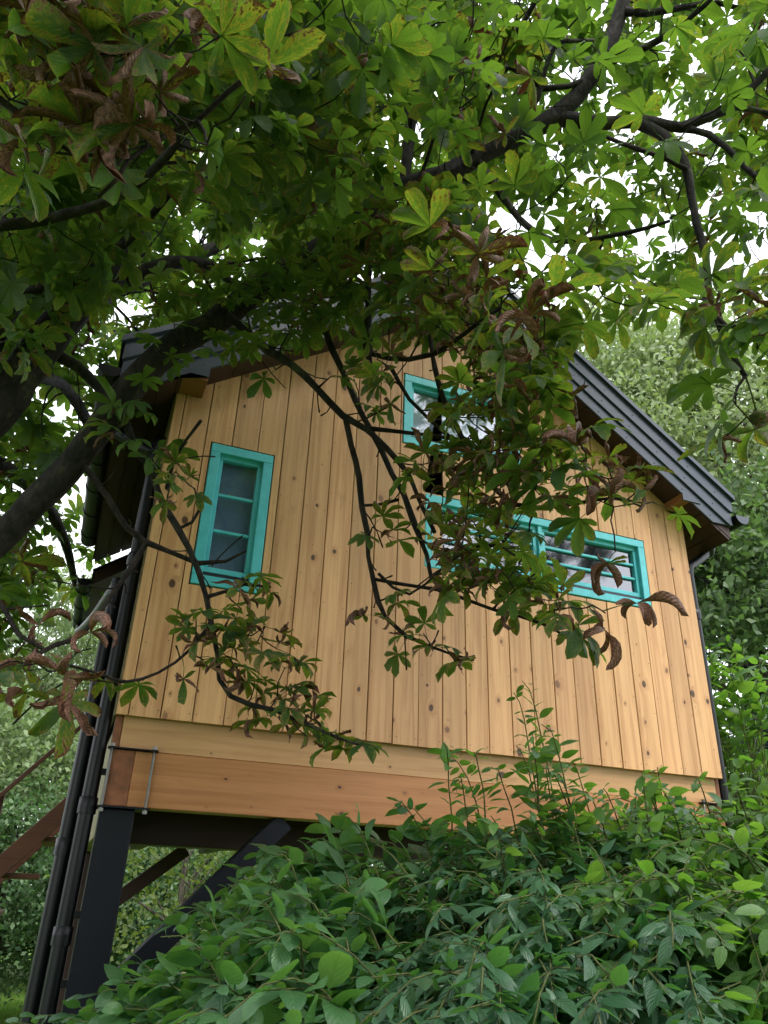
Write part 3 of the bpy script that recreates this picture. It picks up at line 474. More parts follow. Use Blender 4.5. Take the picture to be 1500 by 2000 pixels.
 (-0.21,-1.95,3.75,3,'G',0.65),(-0.01,-1.98,3.73,3,'G',0.67),(0.06,-1.84,4.03,3,'G',0.64),(1.01,-1.24,4.96,3,'G',0.72),(0.30,-1.34,4.28,4,'G',0.76),(-0.02,-1.22,3.90,3,'G',0.61),
 (-0.42,-1.29,5.06,4,'G',0.69),(-0.72,-1.16,4.05,4,'G',0.71),(0.96,-1.33,4.97,5,'G',0.63),(-0.60,-1.49,4.08,3,'G',0.63),(-0.78,-1.09,3.68,3,'G',0.60),(-0.82,-0.83,4.59,3,'G',0.61),
 (-0.28,-1.09,4.04,3,'G',0.64),(-0.17,-1.19,4.97,5,'G',0.60),(0.34,-1.27,5.05,5,'G',0.78),(0.39,-1.58,3.88,4,'G',0.73),(0.35,-1.64,4.97,3,'G',0.64),(-0.32,-1.75,4.19,3,'G',0.64),
 (-0.66,-1.24,4.72,4,'G',0.65),(0.69,-1.40,3.80,4,'G',0.72),(0.21,-1.52,4.42,5,'G',0.72),(-0.74,-1.43,4.06,5,'G',0.73),(-0.94,-1.09,4.41,3,'G',0.69),(-0.56,-1.09,4.28,4,'G',0.71),
 (-0.75,-0.72,4.15,3,'G',0.76),(0.22,-0.69,4.78,5,'G',0.60),(0.51,-1.37,5.11,5,'G',0.76),(0.74,-1.71,4.30,5,'G',0.73),(0.31,-1.40,4.50,3,'G',0.68),(0.35,-1.79,4.31,3,'G',0.61),
 (-0.43,-1.38,4.71,3,'G',0.61),(0.35,-1.44,4.04,3,'G',0.58),(-0.71,-0.83,4.14,3,'G',0.65),(-0.33,-1.74,3.99,4,'G',0.64),(-0.90,-0.84,4.81,3,'G',0.64),(0.34,-1.58,4.94,5,'G',0.69),
 (-0.75,-1.15,4.13,3,'G',0.74),(-0.37,-1.60,3.94,4,'G',0.71),(-0.84,-1.25,4.79,3,'G',0.64),(-0.68,-0.66,4.49,5,'G',0.61),(0.69,-0.92,4.46,4,'G',0.66),(0.85,-0.62,4.64,4,'G',0.76),
 (0.81,-1.55,4.45,3,'G',0.78),(0.14,-1.49,3.94,3,'G',0.61),(-0.83,-1.48,4.37,3,'G',0.62),(-0.93,-0.52,4.38,3,'G',0.67),(0.45,-0.68,4.61,3,'G',0.66),(-0.95,-0.65,4.06,5,'G',0.62),
 (-0.81,-1.24,4.24,5,'G',0.76),(1.01,-0.67,4.55,5,'G',0.59),(0.06,-0.82,4.68,3,'G',0.72),(-0.25,-1.42,4.79,4,'G',0.69),(0.66,-1.83,4.23,4,'G',0.66),(-0.90,-1.01,4.82,5,'G',0.73),
 (-0.57,-1.11,4.33,5,'G',0.60),(-0.03,-1.53,3.87,4,'G',0.72),(0.41,-1.72,4.66,5,'G',0.72),(0.41,-1.38,5.26,5,'G',0.68),(-0.08,-1.01,4.29,3,'G',0.69),(0.42,-1.52,4.99,3,'G',0.66),
 (-0.97,-1.26,4.64,3,'G',0.67),(-0.89,-1.04,4.87,3,'G',0.70),(0.83,-1.11,4.88,4,'G',0.61),(0.42,-1.32,4.85,5,'G',0.58),(-0.55,-1.32,4.44,5,'G',0.77),(0.25,-1.67,4.81,3,'G',0.65),
 (-0.32,-1.49,3.75,5,'G',0.63),(-0.26,-1.45,3.69,4,'G',0.60),(-1.04,-1.12,4.69,3,'G',0.61),(1.00,-1.08,4.35,3,'G',0.70),(0.37,-1.62,4.52,3,'G',0.65),(-0.77,-0.75,4.60,3,'G',0.59),
 (0.24,-1.09,4.43,4,'G',0.78),(-0.57,-0.62,4.23,4,'G',0.70),(-0.26,-1.70,3.87,5,'G',0.68),(-0.67,-1.01,4.83,5,'G',0.59),(-0.62,-1.17,3.87,4,'G',0.59),(0.87,-1.65,4.62,5,'G',0.77),
 (0.73,-1.91,4.77,3,'G',0.76),(0.56,-1.18,4.51,4,'G',0.74),(-0.88,-1.06,4.98,4,'G',0.73),(-0.01,-1.25,4.13,5,'G',0.72),(-0.34,-0.82,4.35,4,'G',0.68),(1.02,-0.83,4.75,3,'G',0.61),
 (-0.67,-1.59,4.24,4,'G',0.63),(0.18,-0.72,4.80,3,'G',0.77),(-0.02,-1.84,4.25,5,'G',0.65),(0.47,-0.79,4.73,4,'G',0.64),(0.12,-0.92,4.35,3,'G',0.72),(-0.54,-1.45,3.99,5,'G',0.64),
 (-0.14,-1.74,4.30,3,'G',0.77),(0.05,-1.42,5.02,4,'G',0.72),(-1.00,-1.11,4.42,3,'G',0.71),(0.23,-1.26,4.69,4,'G',0.61),(-0.45,-1.03,4.59,4,'G',0.61),(-0.95,-1.26,4.34,3,'G',0.65),
 (-0.36,-1.14,4.63,5,'G',0.61),(0.29,-1.11,4.63,5,'G',0.63),(-0.78,-1.48,4.45,5,'G',0.74),(0.77,-1.77,4.80,4,'G',0.73),(-0.74,-1.72,4.03,3,'G',0.69),(-0.51,-1.12,3.81,5,'G',0.65),
 (-0.79,-1.15,4.67,3,'G',0.69),(0.65,-1.43,5.11,4,'G',0.67),(-0.63,-1.32,3.60,5,'G',0.76),(-0.80,-1.15,3.74,4,'G',0.62),(0.45,-1.44,4.13,4,'G',0.62),(0.01,-1.29,5.04,4,'G',0.77),
 (-0.64,-1.59,3.88,3,'G',0.68),(0.73,-1.41,4.87,3,'G',0.67),(0.33,-1.40,3.85,3,'G',0.76),(-0.57,-1.29,3.65,3,'G',0.67),(-0.28,-1.13,4.56,5,'G',0.72),(-1.01,-1.02,4.62,5,'G',0.58),
 (-0.72,-0.94,4.22,5,'G',0.60),(-0.66,-1.42,3.83,4,'G',0.58),(-0.58,-0.96,4.37,5,'G',0.68),(-0.77,-1.20,4.28,3,'G',0.65),(-0.48,-1.81,3.99,5,'G',0.59),(0.60,-1.26,3.87,4,'G',0.72),
 (-0.29,-1.34,4.31,3,'G',0.76),(0.13,-1.52,4.58,5,'G',0.70),(-0.31,-1.62,4.14,3,'G',0.60),(0.10,-1.16,4.21,5,'G',0.64),(0.74,-1.81,5.02,4,'G',0.68),(-0.56,-0.78,4.42,4,'G',0.65),
 (-0.50,-0.69,4.50,3,'G',0.71),(-0.16,-1.72,4.12,5,'G',0.65),(-0.62,-1.47,4.29,5,'G',0.61),(0.60,-1.37,4.64,5,'G',0.76),(-0.98,-0.86,4.57,4,'G',0.60),(-0.63,-1.61,3.93,4,'G',0.71),
 (-0.41,-1.51,3.90,5,'G',0.68),(-0.33,-1.66,3.85,3,'G',0.58),(-0.46,-1.23,4.01,5,'G',0.63),(-0.47,-1.09,4.84,3,'G',0.69),(0.85,-1.54,4.91,3,'G',0.72),(-0.40,-1.35,4.89,4,'G',0.67),
 (0.52,-1.68,4.80,5,'G',0.70),(-0.98,-1.00,4.73,3,'G',0.73),(-0.28,-1.15,4.31,3,'G',0.60),(0.41,-1.02,5.05,3,'G',0.76),(-0.17,-1.19,4.38,5,'G',0.63),(-0.68,-0.68,4.66,4,'G',0.69),
 (-0.67,-1.23,3.57,3,'G',0.75),(-0.70,-0.93,4.74,5,'G',0.72),(-0.20,-0.67,4.83,5,'G',0.61),(-0.32,-1.57,3.77,5,'G',0.63),(-0.49,-1.48,4.12,4,'G',0.69),(0.90,-0.93,4.61,4,'G',0.64),
 (-0.80,-1.19,4.55,4,'G',0.71),(0.31,-1.36,5.16,4,'G',0.62),(0.62,-1.81,3.91,4,'G',0.58),(0.35,-1.99,4.35,4,'G',0.64),(0.48,-1.02,4.32,4,'G',0.66),(0.24,-1.82,4.25,3,'G',0.67),
 (-0.54,-1.10,4.85,3,'G',0.74),(0.36,-1.38,4.39,3,'G',0.74),(-0.77,-1.01,3.71,3,'G',0.76),(0.66,-1.07,4.54,4,'G',0.76),(-0.74,-0.37,4.46,4,'G',0.78),(-0.42,-1.59,4.27,5,'G',0.69),
 (-0.85,-0.90,4.44,4,'G',0.65),(-0.32,-1.66,4.42,5,'G',0.77),(-0.06,-1.53,4.34,4,'G',0.76),(0.14,-1.33,3.92,4,'G',0.63),(0.74,-1.45,3.92,4,'G',0.58),(-0.43,-1.23,3.78,4,'G',0.74),
 (0.42,-1.21,4.75,3,'G',0.74),(0.07,-1.70,3.91,5,'G',0.70),(-0.17,-1.10,4.12,3,'G',0.65),(0.12,-1.83,4.22,4,'G',0.58),(0.29,-1.21,3.98,4,'G',0.60),(-0.27,-1.71,4.08,3,'G',0.73),
 (-0.87,-0.64,4.13,3,'G',0.72),(-0.55,-1.58,4.41,5,'G',0.60),(-0.01,-1.46,4.82,3,'G',0.63),(0.24,-0.85,4.43,3,'G',0.75),(-0.73,-1.54,3.84,3,'G',0.70),(-0.22,-1.61,3.95,3,'G',0.61),
 (-0.11,-1.29,4.93,3,'G',0.62),(0.92,-1.21,4.55,3,'G',0.78),(0.51,-1.44,4.46,4,'G',0.76),(0.34,-0.74,4.46,3,'G',0.71),(1.02,-1.28,4.73,4,'G',0.72),(0.62,-0.83,4.52,5,'G',0.61),
 (0.50,-1.18,4.55,5,'G',0.60),(0.86,-1.53,3.98,3,'G',0.63),(0.17,-0.90,4.79,5,'G',0.76),(0.35,-1.26,4.17,4,'G',0.74),(0.52,-0.66,4.43,4,'G',0.77),(-0.57,-0.69,4.43,5,'G',0.70),
 (-0.73,-1.08,3.32,2,'G',0.69),(-0.50,-1.08,3.79,3,'G',0.64),(-0.64,-1.12,3.68,4,'G',0.69),(-0.67,-0.70,3.85,4,'G',0.56),(-0.62,-1.10,3.47,4,'G',0.66),(-0.66,-0.85,3.31,3,'G',0.54),
 (-0.58,-0.72,3.66,3,'G',0.62),(-0.44,-0.89,4.09,2,'G',0.63),(-0.82,-0.73,3.69,4,'G',0.71),(-0.43,-1.10,3.50,4,'G',0.60),(-0.75,-0.97,3.62,3,'G',0.67),(-0.58,-1.07,3.77,4,'G',0.70),
 (-0.56,-0.96,3.24,4,'G',0.58),(-0.46,-0.65,3.94,4,'G',0.54),(-0.58,-0.84,3.86,4,'G',0.67),(-0.30,-0.94,3.95,4,'G',0.55),(-0.73,-0.79,4.03,4,'G',0.60),(-0.80,-1.02,3.78,2,'G',0.68),
 (-0.69,-0.90,3.20,2,'G',0.58),(-0.36,-1.14,3.65,3,'G',0.61),(-0.78,-0.63,3.55,4,'G',0.55),(-0.82,-0.41,3.53,2,'G',0.61),(-0.68,-0.98,3.34,2,'G',0.61),(-0.57,-0.57,3.61,2,'G',0.60),
 (-0.76,-1.06,3.44,2,'G',0.66),(-0.40,-0.63,3.81,3,'G',0.56),(-0.68,-1.18,3.55,2,'G',0.60),(-0.67,-0.76,3.61,4,'G',0.59),(-0.80,-1.03,3.63,3,'G',0.57),(-0.45,-0.76,4.03,2,'G',0.71),
 (-0.78,-0.60,3.70,4,'G',0.61),(-0.51,-1.16,3.59,4,'G',0.66),(-0.51,-0.66,3.81,3,'G',0.67),(-0.40,-1.16,3.55,3,'G',0.61),(0.08,-1.11,3.65,2,'G',0.47),(0.59,-1.03,3.79,2,'G',0.52),
 (0.23,-1.15,3.75,3,'G',0.53),(0.20,-0.80,3.78,3,'G',0.49),(0.33,-1.03,3.56,3,'G',0.52),(0.51,-0.90,3.78,3,'G',0.48),(0.57,-1.22,3.82,3,'G',0.62),(0.36,-1.18,3.65,3,'G',0.52),
 (0.42,-0.84,3.94,2,'G',0.55),(0.35,-1.14,3.85,3,'G',0.54),(0.14,-0.84,3.97,3,'G',0.47),(0.46,-1.20,3.88,3,'G',0.58),(0.26,-1.03,3.68,3,'G',0.50),(0.52,-0.89,3.99,2,'G',0.61),
 (0.40,-0.71,3.83,2,'G',0.49),(0.11,-0.77,3.90,2,'G',0.62),(0.48,-1.24,3.70,3,'G',0.59),(0.65,-1.03,3.70,2,'G',0.52),(0.33,-0.86,4.01,2,'G',0.62),(0.29,-0.73,3.77,2,'G',0.54),
 (0.45,-1.19,3.64,2,'G',0.57),(0.18,-1.13,3.66,2,'G',0.63),(1.17,0.09,5.16,5,'A',0.97),(0.00,0.75,6.11,5,'A',0.72),(0.45,0.72,5.96,5,'A',0.78),(-0.85,2.03,5.48,4,'A',0.83),
 (0.28,1.85,6.84,4,'A',0.84),(-0.87,0.99,5.49,4,'A',0.82),(-0.65,1.89,5.63,5,'A',0.95),(0.39,1.30,7.04,5,'A',0.90),(0.19,1.21,5.95,5,'A',0.81),(-1.05,1.15,5.64,4,'A',0.90),
 (-0.95,1.30,5.57,5,'A',0.88),(-0.17,2.00,5.87,5,'A',0.80),(0.76,0.98,5.67,4,'A',0.84),(1.25,0.02,5.72,4,'A',0.95),(1.78,0.43,5.59,5,'A',0.76),(0.85,0.17,6.08,5,'A',0.91),
 (-0.74,0.85,5.58,4,'A',0.82),(0.23,0.73,6.27,4,'A',0.93),(0.67,0.69,5.80,5,'A',0.83),(0.93,0.88,6.04,4,'A',0.88),(1.29,0.28,6.20,4,'A',0.96),(-0.65,1.42,5.53,5,'A',0.92),
 (-1.02,1.09,5.94,4,'A',0.89),(-0.44,0.70,5.77,4,'A',0.98),(0.24,1.22,6.13,4,'A',0.94),(0.16,1.48,5.56,5,'A',0.85),(-0.34,1.97,6.15,4,'A',0.83),(1.27,0.63,5.67,4,'A',0.96),
 (-0.42,2.45,5.73,4,'A',0.97),(-0.26,0.95,4.97,4,'A',0.74),(-0.62,0.56,5.41,5,'A',0.73),(1.35,0.96,6.86,4,'A',0.82),(-0.26,1.85,6.64,4,'A',0.74),(-0.19,0.80,6.25,5,'A',0.85),
 (-0.93,2.13,6.05,4,'A',0.73),(0.34,0.93,6.41,4,'A',0.77),(0.66,0.22,5.38,4,'A',0.79),(-1.23,0.61,5.57,5,'A',0.75),(0.10,0.61,5.01,4,'A',0.96),(1.80,0.41,6.60,4,'A',0.75),
 (0.85,0.65,5.58,4,'A',0.76),(-0.53,0.46,5.45,4,'A',0.73),(-1.01,1.22,4.97,5,'A',0.97),(0.08,0.58,5.77,5,'A',0.88),(-1.11,0.67,4.97,4,'A',0.77),(0.04,1.34,5.63,5,'A',0.92),
 (-0.66,1.25,5.20,5,'A',0.94),(-1.43,2.10,6.35,5,'A',0.87),(1.20,0.37,5.21,5,'A',0.85),(-0.56,1.06,5.43,4,'A',0.74),(0.46,1.69,6.24,4,'A',0.92),(-0.64,1.07,4.89,5,'A',0.75),
 (1.43,0.64,6.34,5,'A',0.76),(-1.28,1.63,5.81,5,'A',0.78),(0.67,2.09,6.27,5,'A',0.86),(1.16,1.31,6.70,4,'A',0.80),(1.69,1.46,6.79,5,'A',0.74),(-0.23,0.50,5.40,4,'A',0.86),
 (0.28,1.76,6.02,4,'A',0.83),(0.94,2.11,6.56,5,'A',0.75),(-1.14,0.64,5.36,4,'A',0.90),(0.87,0.01,5.64,5,'A',0.87),(1.16,-0.13,5.82,5,'A',0.83),(0.65,1.30,5.61,5,'A',0.96),
 (0.97,-0.11,5.50,5,'A',0.89),(-0.66,1.54,5.04,4,'A',0.76),(-1.10,1.25,5.15,5,'A',0.74),(0.86,1.24,7.28,4,'A',0.92),(-0.02,0.90,5.86,5,'A',0.78),(1.60,0.41,6.62,4,'A',0.84),
 (1.37,1.16,6.09,5,'A',0.76),(1.94,1.56,6.71,4,'A',0.87),(0.80,0.26,5.78,5,'A',0.91),(1.23,0.66,5.51,4,'A',0.75),(0.48,2.03,6.47,5,'A',0.84),(0.10,0.52,5.30,5,'A',0.79),
 (-0.80,0.38,5.48,5,'A',0.94),(-0.36,1.09,5.65,5,'A',0.78),(-1.34,2.34,6.19,4,'A',0.75),(0.01,2.13,6.68,4,'A',0.90),(0.19,0.80,5.11,5,'A',0.91),(-0.27,1.73,6.98,4,'A',0.93),
 (-0.45,2.28,6.19,5,'A',0.85),(-1.09,0.88,4.90,4,'A',0.96),(0.31,1.40,5.95,4,'A',0.81),(-0.52,1.61,6.44,5,'A',0.87),(-0.92,1.73,6.77,4,'A',0.96),(-0.96,0.35,5.24,5,'A',0.80),
 (0.74,1.61,5.93,4,'A',0.90),(-0.20,0.96,5.64,5,'A',0.81),(-0.51,0.79,4.24,5,'A',0.69),(-0.89,1.27,4.83,4,'A',0.73),(-1.02,0.75,4.37,5,'A',0.88),(-0.98,1.90,3.63,5,'A',0.81),
 (-0.36,1.19,4.09,5,'A',0.89),(-0.92,0.37,4.13,4,'A',0.81),(-0.73,1.70,4.55,4,'A',0.81),(-0.72,1.63,4.33,4,'A',0.80),(-0.92,0.51,3.74,4,'A',0.82),(-0.69,0.90,3.30,5,'A',0.88),
 (-0.64,2.36,3.62,4,'A',0.83),(-1.13,2.06,4.17,4,'A',0.69),(-1.02,1.88,4.34,4,'A',0.86),(-0.58,1.62,3.26,5,'A',0.69),(-0.81,1.08,4.11,5,'A',0.76),(-0.88,1.10,3.45,4,'A',0.68),
 (-0.66,0.64,3.92,5,'A',0.84),(-0.69,1.43,3.79,5,'A',0.75),(-0.86,0.65,4.33,5,'A',0.80),(-0.80,1.39,3.93,4,'A',0.86),(-0.43,1.28,4.51,4,'A',0.82),(-0.97,0.98,3.80,5,'A',0.85),
 (-0.81,1.63,4.79,5,'A',0.73),(-0.60,1.48,3.97,4,'A',0.76),(-0.81,0.78,3.15,4,'A',0.72),(-0.92,1.60,3.73,5,'A',0.90),(-0.95,0.64,4.50,4,'A',0.90),(-0.78,1.79,3.82,4,'A',0.70),
 (-0.95,1.60,4.33,5,'A',0.91),(-0.68,1.74,4.83,5,'A',0.69),(-0.72,0.66,2.87,4,'A',0.89),(-0.80,1.84,3.46,5,'A',0.72),(-0.41,1.05,4.24,4,'A',0.90),(-0.62,0.93,3.45,4,'A',0.88),
 (-1.15,1.96,4.55,5,'A',0.75),(-0.64,0.50,4.34,4,'A',0.81),(-0.76,1.10,3.48,4,'A',0.73),(-0.77,1.43,4.89,5,'A',0.85),(-0.89,2.15,3.99,5,'A',0.74),(-0.56,0.40,3.62,5,'A',0.77),
 (-0.69,0.25,4.09,5,'A',0.89),(-0.95,1.32,4.09,5,'A',0.77),(-1.24,1.21,4.93,4,'A',0.73),(-0.93,2.27,3.80,5,'A',0.86),(-0.90,1.40,4.02,5,'A',0.82),(-0.64,0.87,4.49,5,'A',0.82),
 (-0.97,0.97,4.40,5,'A',0.81),(-0.51,2.41,3.75,5,'A',0.79),(-1.05,1.52,4.85,5,'A',0.68),(-0.61,0.90,2.87,5,'A',0.83),(-0.87,0.61,3.50,5,'A',0.68),(-1.28,1.69,4.71,5,'A',0.78),
 (-0.79,2.06,4.56,4,'A',0.75),(-0.67,0.75,3.53,4,'A',0.89),(-0.87,1.82,4.27,4,'A',0.78),(-0.46,1.00,4.05,4,'A',0.90),(-0.48,2.29,3.98,4,'A',0.89),(-0.77,0.26,3.99,5,'A',0.69),
 (-0.93,0.49,4.07,4,'A',0.70),(-0.81,1.15,4.55,4,'A',0.75),(-0.68,1.29,4.65,5,'A',0.72),(-0.79,2.02,3.62,5,'A',0.74),(-0.83,1.47,4.37,5,'A',0.92),(-0.37,1.65,4.31,4,'A',0.71),
 (-0.61,0.97,3.11,4,'A',0.89),(-1.06,1.57,5.15,5,'A',0.73),(-0.65,1.29,4.04,4,'A',0.74),(-0.76,0.86,4.55,4,'A',0.72),(-0.69,0.75,3.67,4,'A',0.85),(-0.95,1.39,4.62,5,'A',0.87),
 (-1.07,1.67,4.03,5,'A',0.82),(-0.53,2.04,4.00,5,'A',0.69),(-0.62,0.71,2.89,4,'A',0.79),(-0.63,1.67,4.26,5,'A',0.82),(-0.47,1.41,4.26,4,'A',0.83),(-0.99,0.99,4.71,5,'A',0.85),
 (-0.77,1.97,3.72,5,'A',0.73),(-0.98,1.41,4.43,4,'A',0.89),(-0.90,1.87,3.55,5,'A',0.80),(-0.80,0.66,4.02,5,'A',0.71),(-0.57,0.72,2.99,4,'A',0.71),(-0.70,0.96,2.86,3,'A',0.82),
 (-0.82,0.84,3.13,3,'A',0.75),(-0.61,0.41,2.61,4,'A',0.73),(-0.58,0.25,2.90,3,'A',0.89),(-0.65,0.07,2.69,4,'A',0.91),(-0.71,0.93,2.65,3,'A',0.85),(-0.68,0.47,2.79,3,'A',0.91),
 (-0.56,1.00,2.72,3,'A',0.73),(2.60,-1.76,6.21,3,'A',0.59),(1.27,-1.17,5.69,3,'A',0.75),(2.23,-0.72,5.24,4,'A',0.58),(1.49,-0.48,5.64,4,'A',0.57),(1.50,-1.51,5.52,3,'A',0.58),
 (2.09,-1.96,4.69,3,'A',0.76),(1.73,-1.58,5.87,4,'A',0.60),(2.26,-1.50,5.63,3,'A',0.61),(1.93,-1.26,6.10,4,'A',0.69),(1.90,-2.13,4.88,4,'A',0.69),(1.49,-0.90,5.31,4,'A',0.57),
 (1.33,-0.85,6.12,3,'A',0.65),(2.56,-1.54,4.89,4,'A',0.69),(1.41,-1.24,6.08,3,'A',0.75),(2.05,-2.02,5.07,4,'A',0.64),(1.94,-1.05,4.83,3,'A',0.69),(1.80,-0.46,5.88,4,'A',0.57),
 (2.44,-1.22,5.17,4,'A',0.69),(2.56,-0.41,5.44,4,'A',0.61),(2.63,-1.63,5.15,3,'A',0.65),(1.35,-1.15,4.94,4,'A',0.59),(2.48,-1.18,5.32,3,'A',0.60),(1.38,-0.68,5.64,3,'A',0.70),
 (1.48,-1.04,5.70,3,'A',0.67),(3.10,-1.30,5.13,4,'A',0.72),(1.94,-0.89,6.15,4,'A',0.58),(1.63,-1.74,4.96,3,'A',0.58),(1.92,-2.22,4.92,3,'A',0.65),(2.55,-1.54,5.05,4,'A',0.65),
 (2.25,-1.76,4.93,4,'A',0.74),(2.55,-1.75,4.87,4,'A',0.63),(1.79,-1.55,5.50,3,'A',0.63),(1.49,-1.62,5.29,3,'A',0.64),(1.29,-1.36,4.73,3,'A',0.57),(3.41,-1.03,5.17,3,'A',0.67),
 (1.05,-1.51,5.11,4,'A',0.56),(1.52,-1.85,4.87,3,'A',0.56),(2.44,-0.77,5.08,3,'A',0.66),(1.97,-1.28,5.21,4,'A',0.74),(2.60,-1.70,5.03,4,'A',0.65),(2.15,-0.80,5.93,3,'A',0.56),
 (2.37,-1.40,5.65,3,'A',0.75),(1.44,-1.09,5.43,3,'A',0.56),(2.35,-1.86,5.77,3,'A',0.72),(2.26,-0.78,4.96,3,'A',0.69),(2.03,-0.93,5.61,3,'A',0.69),(2.52,-1.33,4.71,3,'A',0.71),
 (1.17,-1.84,5.05,3,'A',0.74),(1.98,-1.29,5.66,3,'A',0.61),(0.92,-1.63,5.16,4,'A',0.75),(1.89,-1.10,5.79,4,'A',0.59),(0.98,-1.34,5.21,3,'A',0.60),(2.06,-2.10,5.31,4,'A',0.58),
 (2.47,-1.95,6.01,3,'A',0.63),(1.35,-1.23,6.39,4,'A',0.60),(1.95,-1.21,5.32,3,'A',0.68),(2.04,-1.55,6.27,3,'A',0.75),(2.46,-1.20,5.45,3,'A',0.68),(2.91,-1.33,5.54,3,'A',0.57),
 (1.35,-1.47,5.52,3,'A',0.71),(2.57,-1.58,5.33,3,'A',0.69),(2.17,-1.63,5.22,3,'A',0.58),(1.65,-1.09,5.49,3,'A',0.62),(1.74,-1.71,5.52,4,'A',0.59),(1.67,-1.35,6.21,4,'A',0.61),
 (0.98,-1.29,5.44,4,'A',0.58),(1.11,-1.00,4.89,4,'A',0.71),(1.35,-1.35,5.24,4,'A',0.65),(1.96,-1.40,5.49,4,'A',0.69),(2.15,-1.89,4.49,3,'A',0.61),(2.63,-1.93,6.01,4,'A',0.61),
 (2.83,-0.63,5.25,4,'A',0.56),(1.16,-1.04,5.26,3,'A',0.71),(2.57,-0.93,5.52,3,'A',0.74),(2.18,-1.18,4.43,4,'A',0.67),(2.23,-1.76,4.83,4,'A',0.62),(2.76,-1.46,4.72,4,'A',0.65),
 (2.28,-1.29,4.71,3,'A',0.70),(2.87,-1.27,4.74,3,'A',0.73),(0.86,-1.43,4.97,3,'A',0.74),(1.72,-2.01,5.32,3,'A',0.62),(1.66,-1.81,4.92,4,'A',0.70),(2.19,-1.61,6.05,3,'A',0.65),
 (2.70,-0.92,5.33,3,'A',0.63),(2.70,-1.41,5.80,4,'A',0.66),(2.68,-1.66,4.89,4,'A',0.65),(1.43,-0.86,5.58,3,'A',0.69),(1.49,-1.71,5.24,4,'A',0.70),(2.01,-1.42,4.81,4,'A',0.75),
 (2.12,-1.07,5.10,4,'A',0.72),(1.26,-0.91,5.28,3,'A',0.60),(2.23,-2.03,4.93,3,'A',0.70),(1.23,-1.53,5.38,4,'A',0.67),(1.73,-1.97,5.08,3,'A',0.58),(2.73,-0.63,5.07,3,'A',0.62),
 (1.70,-1.22,4.69,3,'A',0.66),(1.95,-1.61,4.77,4,'A',0.58),(1.42,-0.85,6.02,4,'A',0.59),(1.65,-1.42,6.28,3,'A',0.74),(1.25,-1.43,5.38,4,'A',0.66),(1.40,-1.20,5.68,4,'A',0.76),
 (2.71,-1.69,5.77,4,'A',0.60),(2.62,-1.68,6.00,3,'A',0.69),(2.43,-1.08,4.63,4,'A',0.65),(1.46,-1.51,5.91,4,'A',0.66),(1.63,-1.23,5.51,4,'A',0.74),(1.66,-2.15,5.01,3,'A',0.58),
 (2.99,-1.18,4.76,4,'A',0.65),(2.20,-1.92,5.80,3,'A',0.76),(3.00,-1.01,5.50,3,'A',0.59),(2.77,-1.16,5.41,4,'A',0.69),(1.59,-0.38,5.94,4,'A',0.70),(1.70,-0.84,6.21,4,'A',0.60),
 (1.82,-2.08,4.85,3,'A',0.65),(1.08,-1.24,5.35,4,'A',0.60),(2.58,-1.49,5.45,3,'A',0.59),(2.44,-1.75,5.28,3,'A',0.75),(2.07,-1.90,4.82,4,'A',0.73),(1.26,-1.24,4.97,4,'A',0.69),
 (1.87,-0.65,5.57,4,'A',0.57),(2.73,-0.84,5.08,3,'A',0.67),(2.06,-1.58,5.67,4,'A',0.65),(2.10,-1.53,4.76,3,'A',0.67),(1.81,-1.69,5.89,4,'A',0.57),(2.57,-2.03,5.92,3,'A',0.62),
 (1.46,-1.22,5.89,3,'A',0.62),(1.47,-1.20,5.35,4,'A',0.58),(2.28,-1.63,4.42,4,'A',0.72),(1.98,-1.79,5.96,3,'A',0.69),(1.79,-1.92,5.45,4,'A',0.69),(1.95,-1.38,5.62,3,'A',0.61),
 (2.36,-1.48,5.70,3,'A',0.65),(1.70,-1.67,5.48,4,'A',0.76),(1.78,-0.86,5.46,4,'A',0.65),(2.15,-1.59,4.82,4,'A',0.72),(1.97,-1.40,5.74,3,'A',0.73),(1.92,-1.46,4.63,3,'A',0.67),
 (1.15,-1.56,5.68,3,'A',0.62),(1.38,-1.32,5.48,3,'A',0.69),(1.57,-1.12,4.91,4,'A',0.67),(2.60,-1.37,4.49,3,'A',0.73),(2.19,-1.79,5.34,4,'A',0.71),(2.36,-1.63,4.91,3,'A',0.72),
 (3.05,-1.39,5.48,3,'A',0.73),(1.80,-1.36,4.64,3,'A',0.65),(1.64,-1.32,4.98,4,'A',0.59),(1.05,-1.30,6.08,4,'A',0.63),(2.75,-0.85,5.70,4,'A',0.73),(2.33,-1.73,4.70,3,'A',0.61),
 (1.77,-1.45,5.21,3,'A',0.69),(2.50,-1.90,5.21,3,'A',0.66),(2.17,-0.90,5.42,3,'A',0.69),(1.52,-1.08,4.89,3,'A',0.59),(2.59,-1.53,4.36,4,'A',0.67),(2.15,-1.93,5.12,4,'A',0.72),
 (1.75,-1.20,6.13,4,'A',0.65),(1.73,-1.17,4.63,4,'A',0.57),(1.70,-1.51,6.27,3,'A',0.60),(3.13,-1.22,4.84,4,'A',0.69),(1.37,-1.56,5.33,4,'A',0.72),(1.38,-1.14,4.81,3,'A',0.74),
 (2.03,-0.85,5.96,4,'A',0.76),(1.17,-1.26,4.76,4,'A',0.58),(2.17,-1.29,4.85,3,'A',0.76),(1.70,-1.92,5.20,4,'A',0.67),(1.77,-1.83,5.59,4,'A',0.75),(2.66,-1.79,6.13,3,'A',0.73),
 (2.48,-1.52,4.97,4,'A',0.75),(2.11,-1.30,4.48,3,'A',0.65),(2.27,-1.34,5.81,3,'A',0.66),(2.68,-1.35,5.55,3,'A',0.69),(2.67,-1.79,5.95,4,'A',0.65),(1.47,-0.96,5.90,4,'A',0.57),
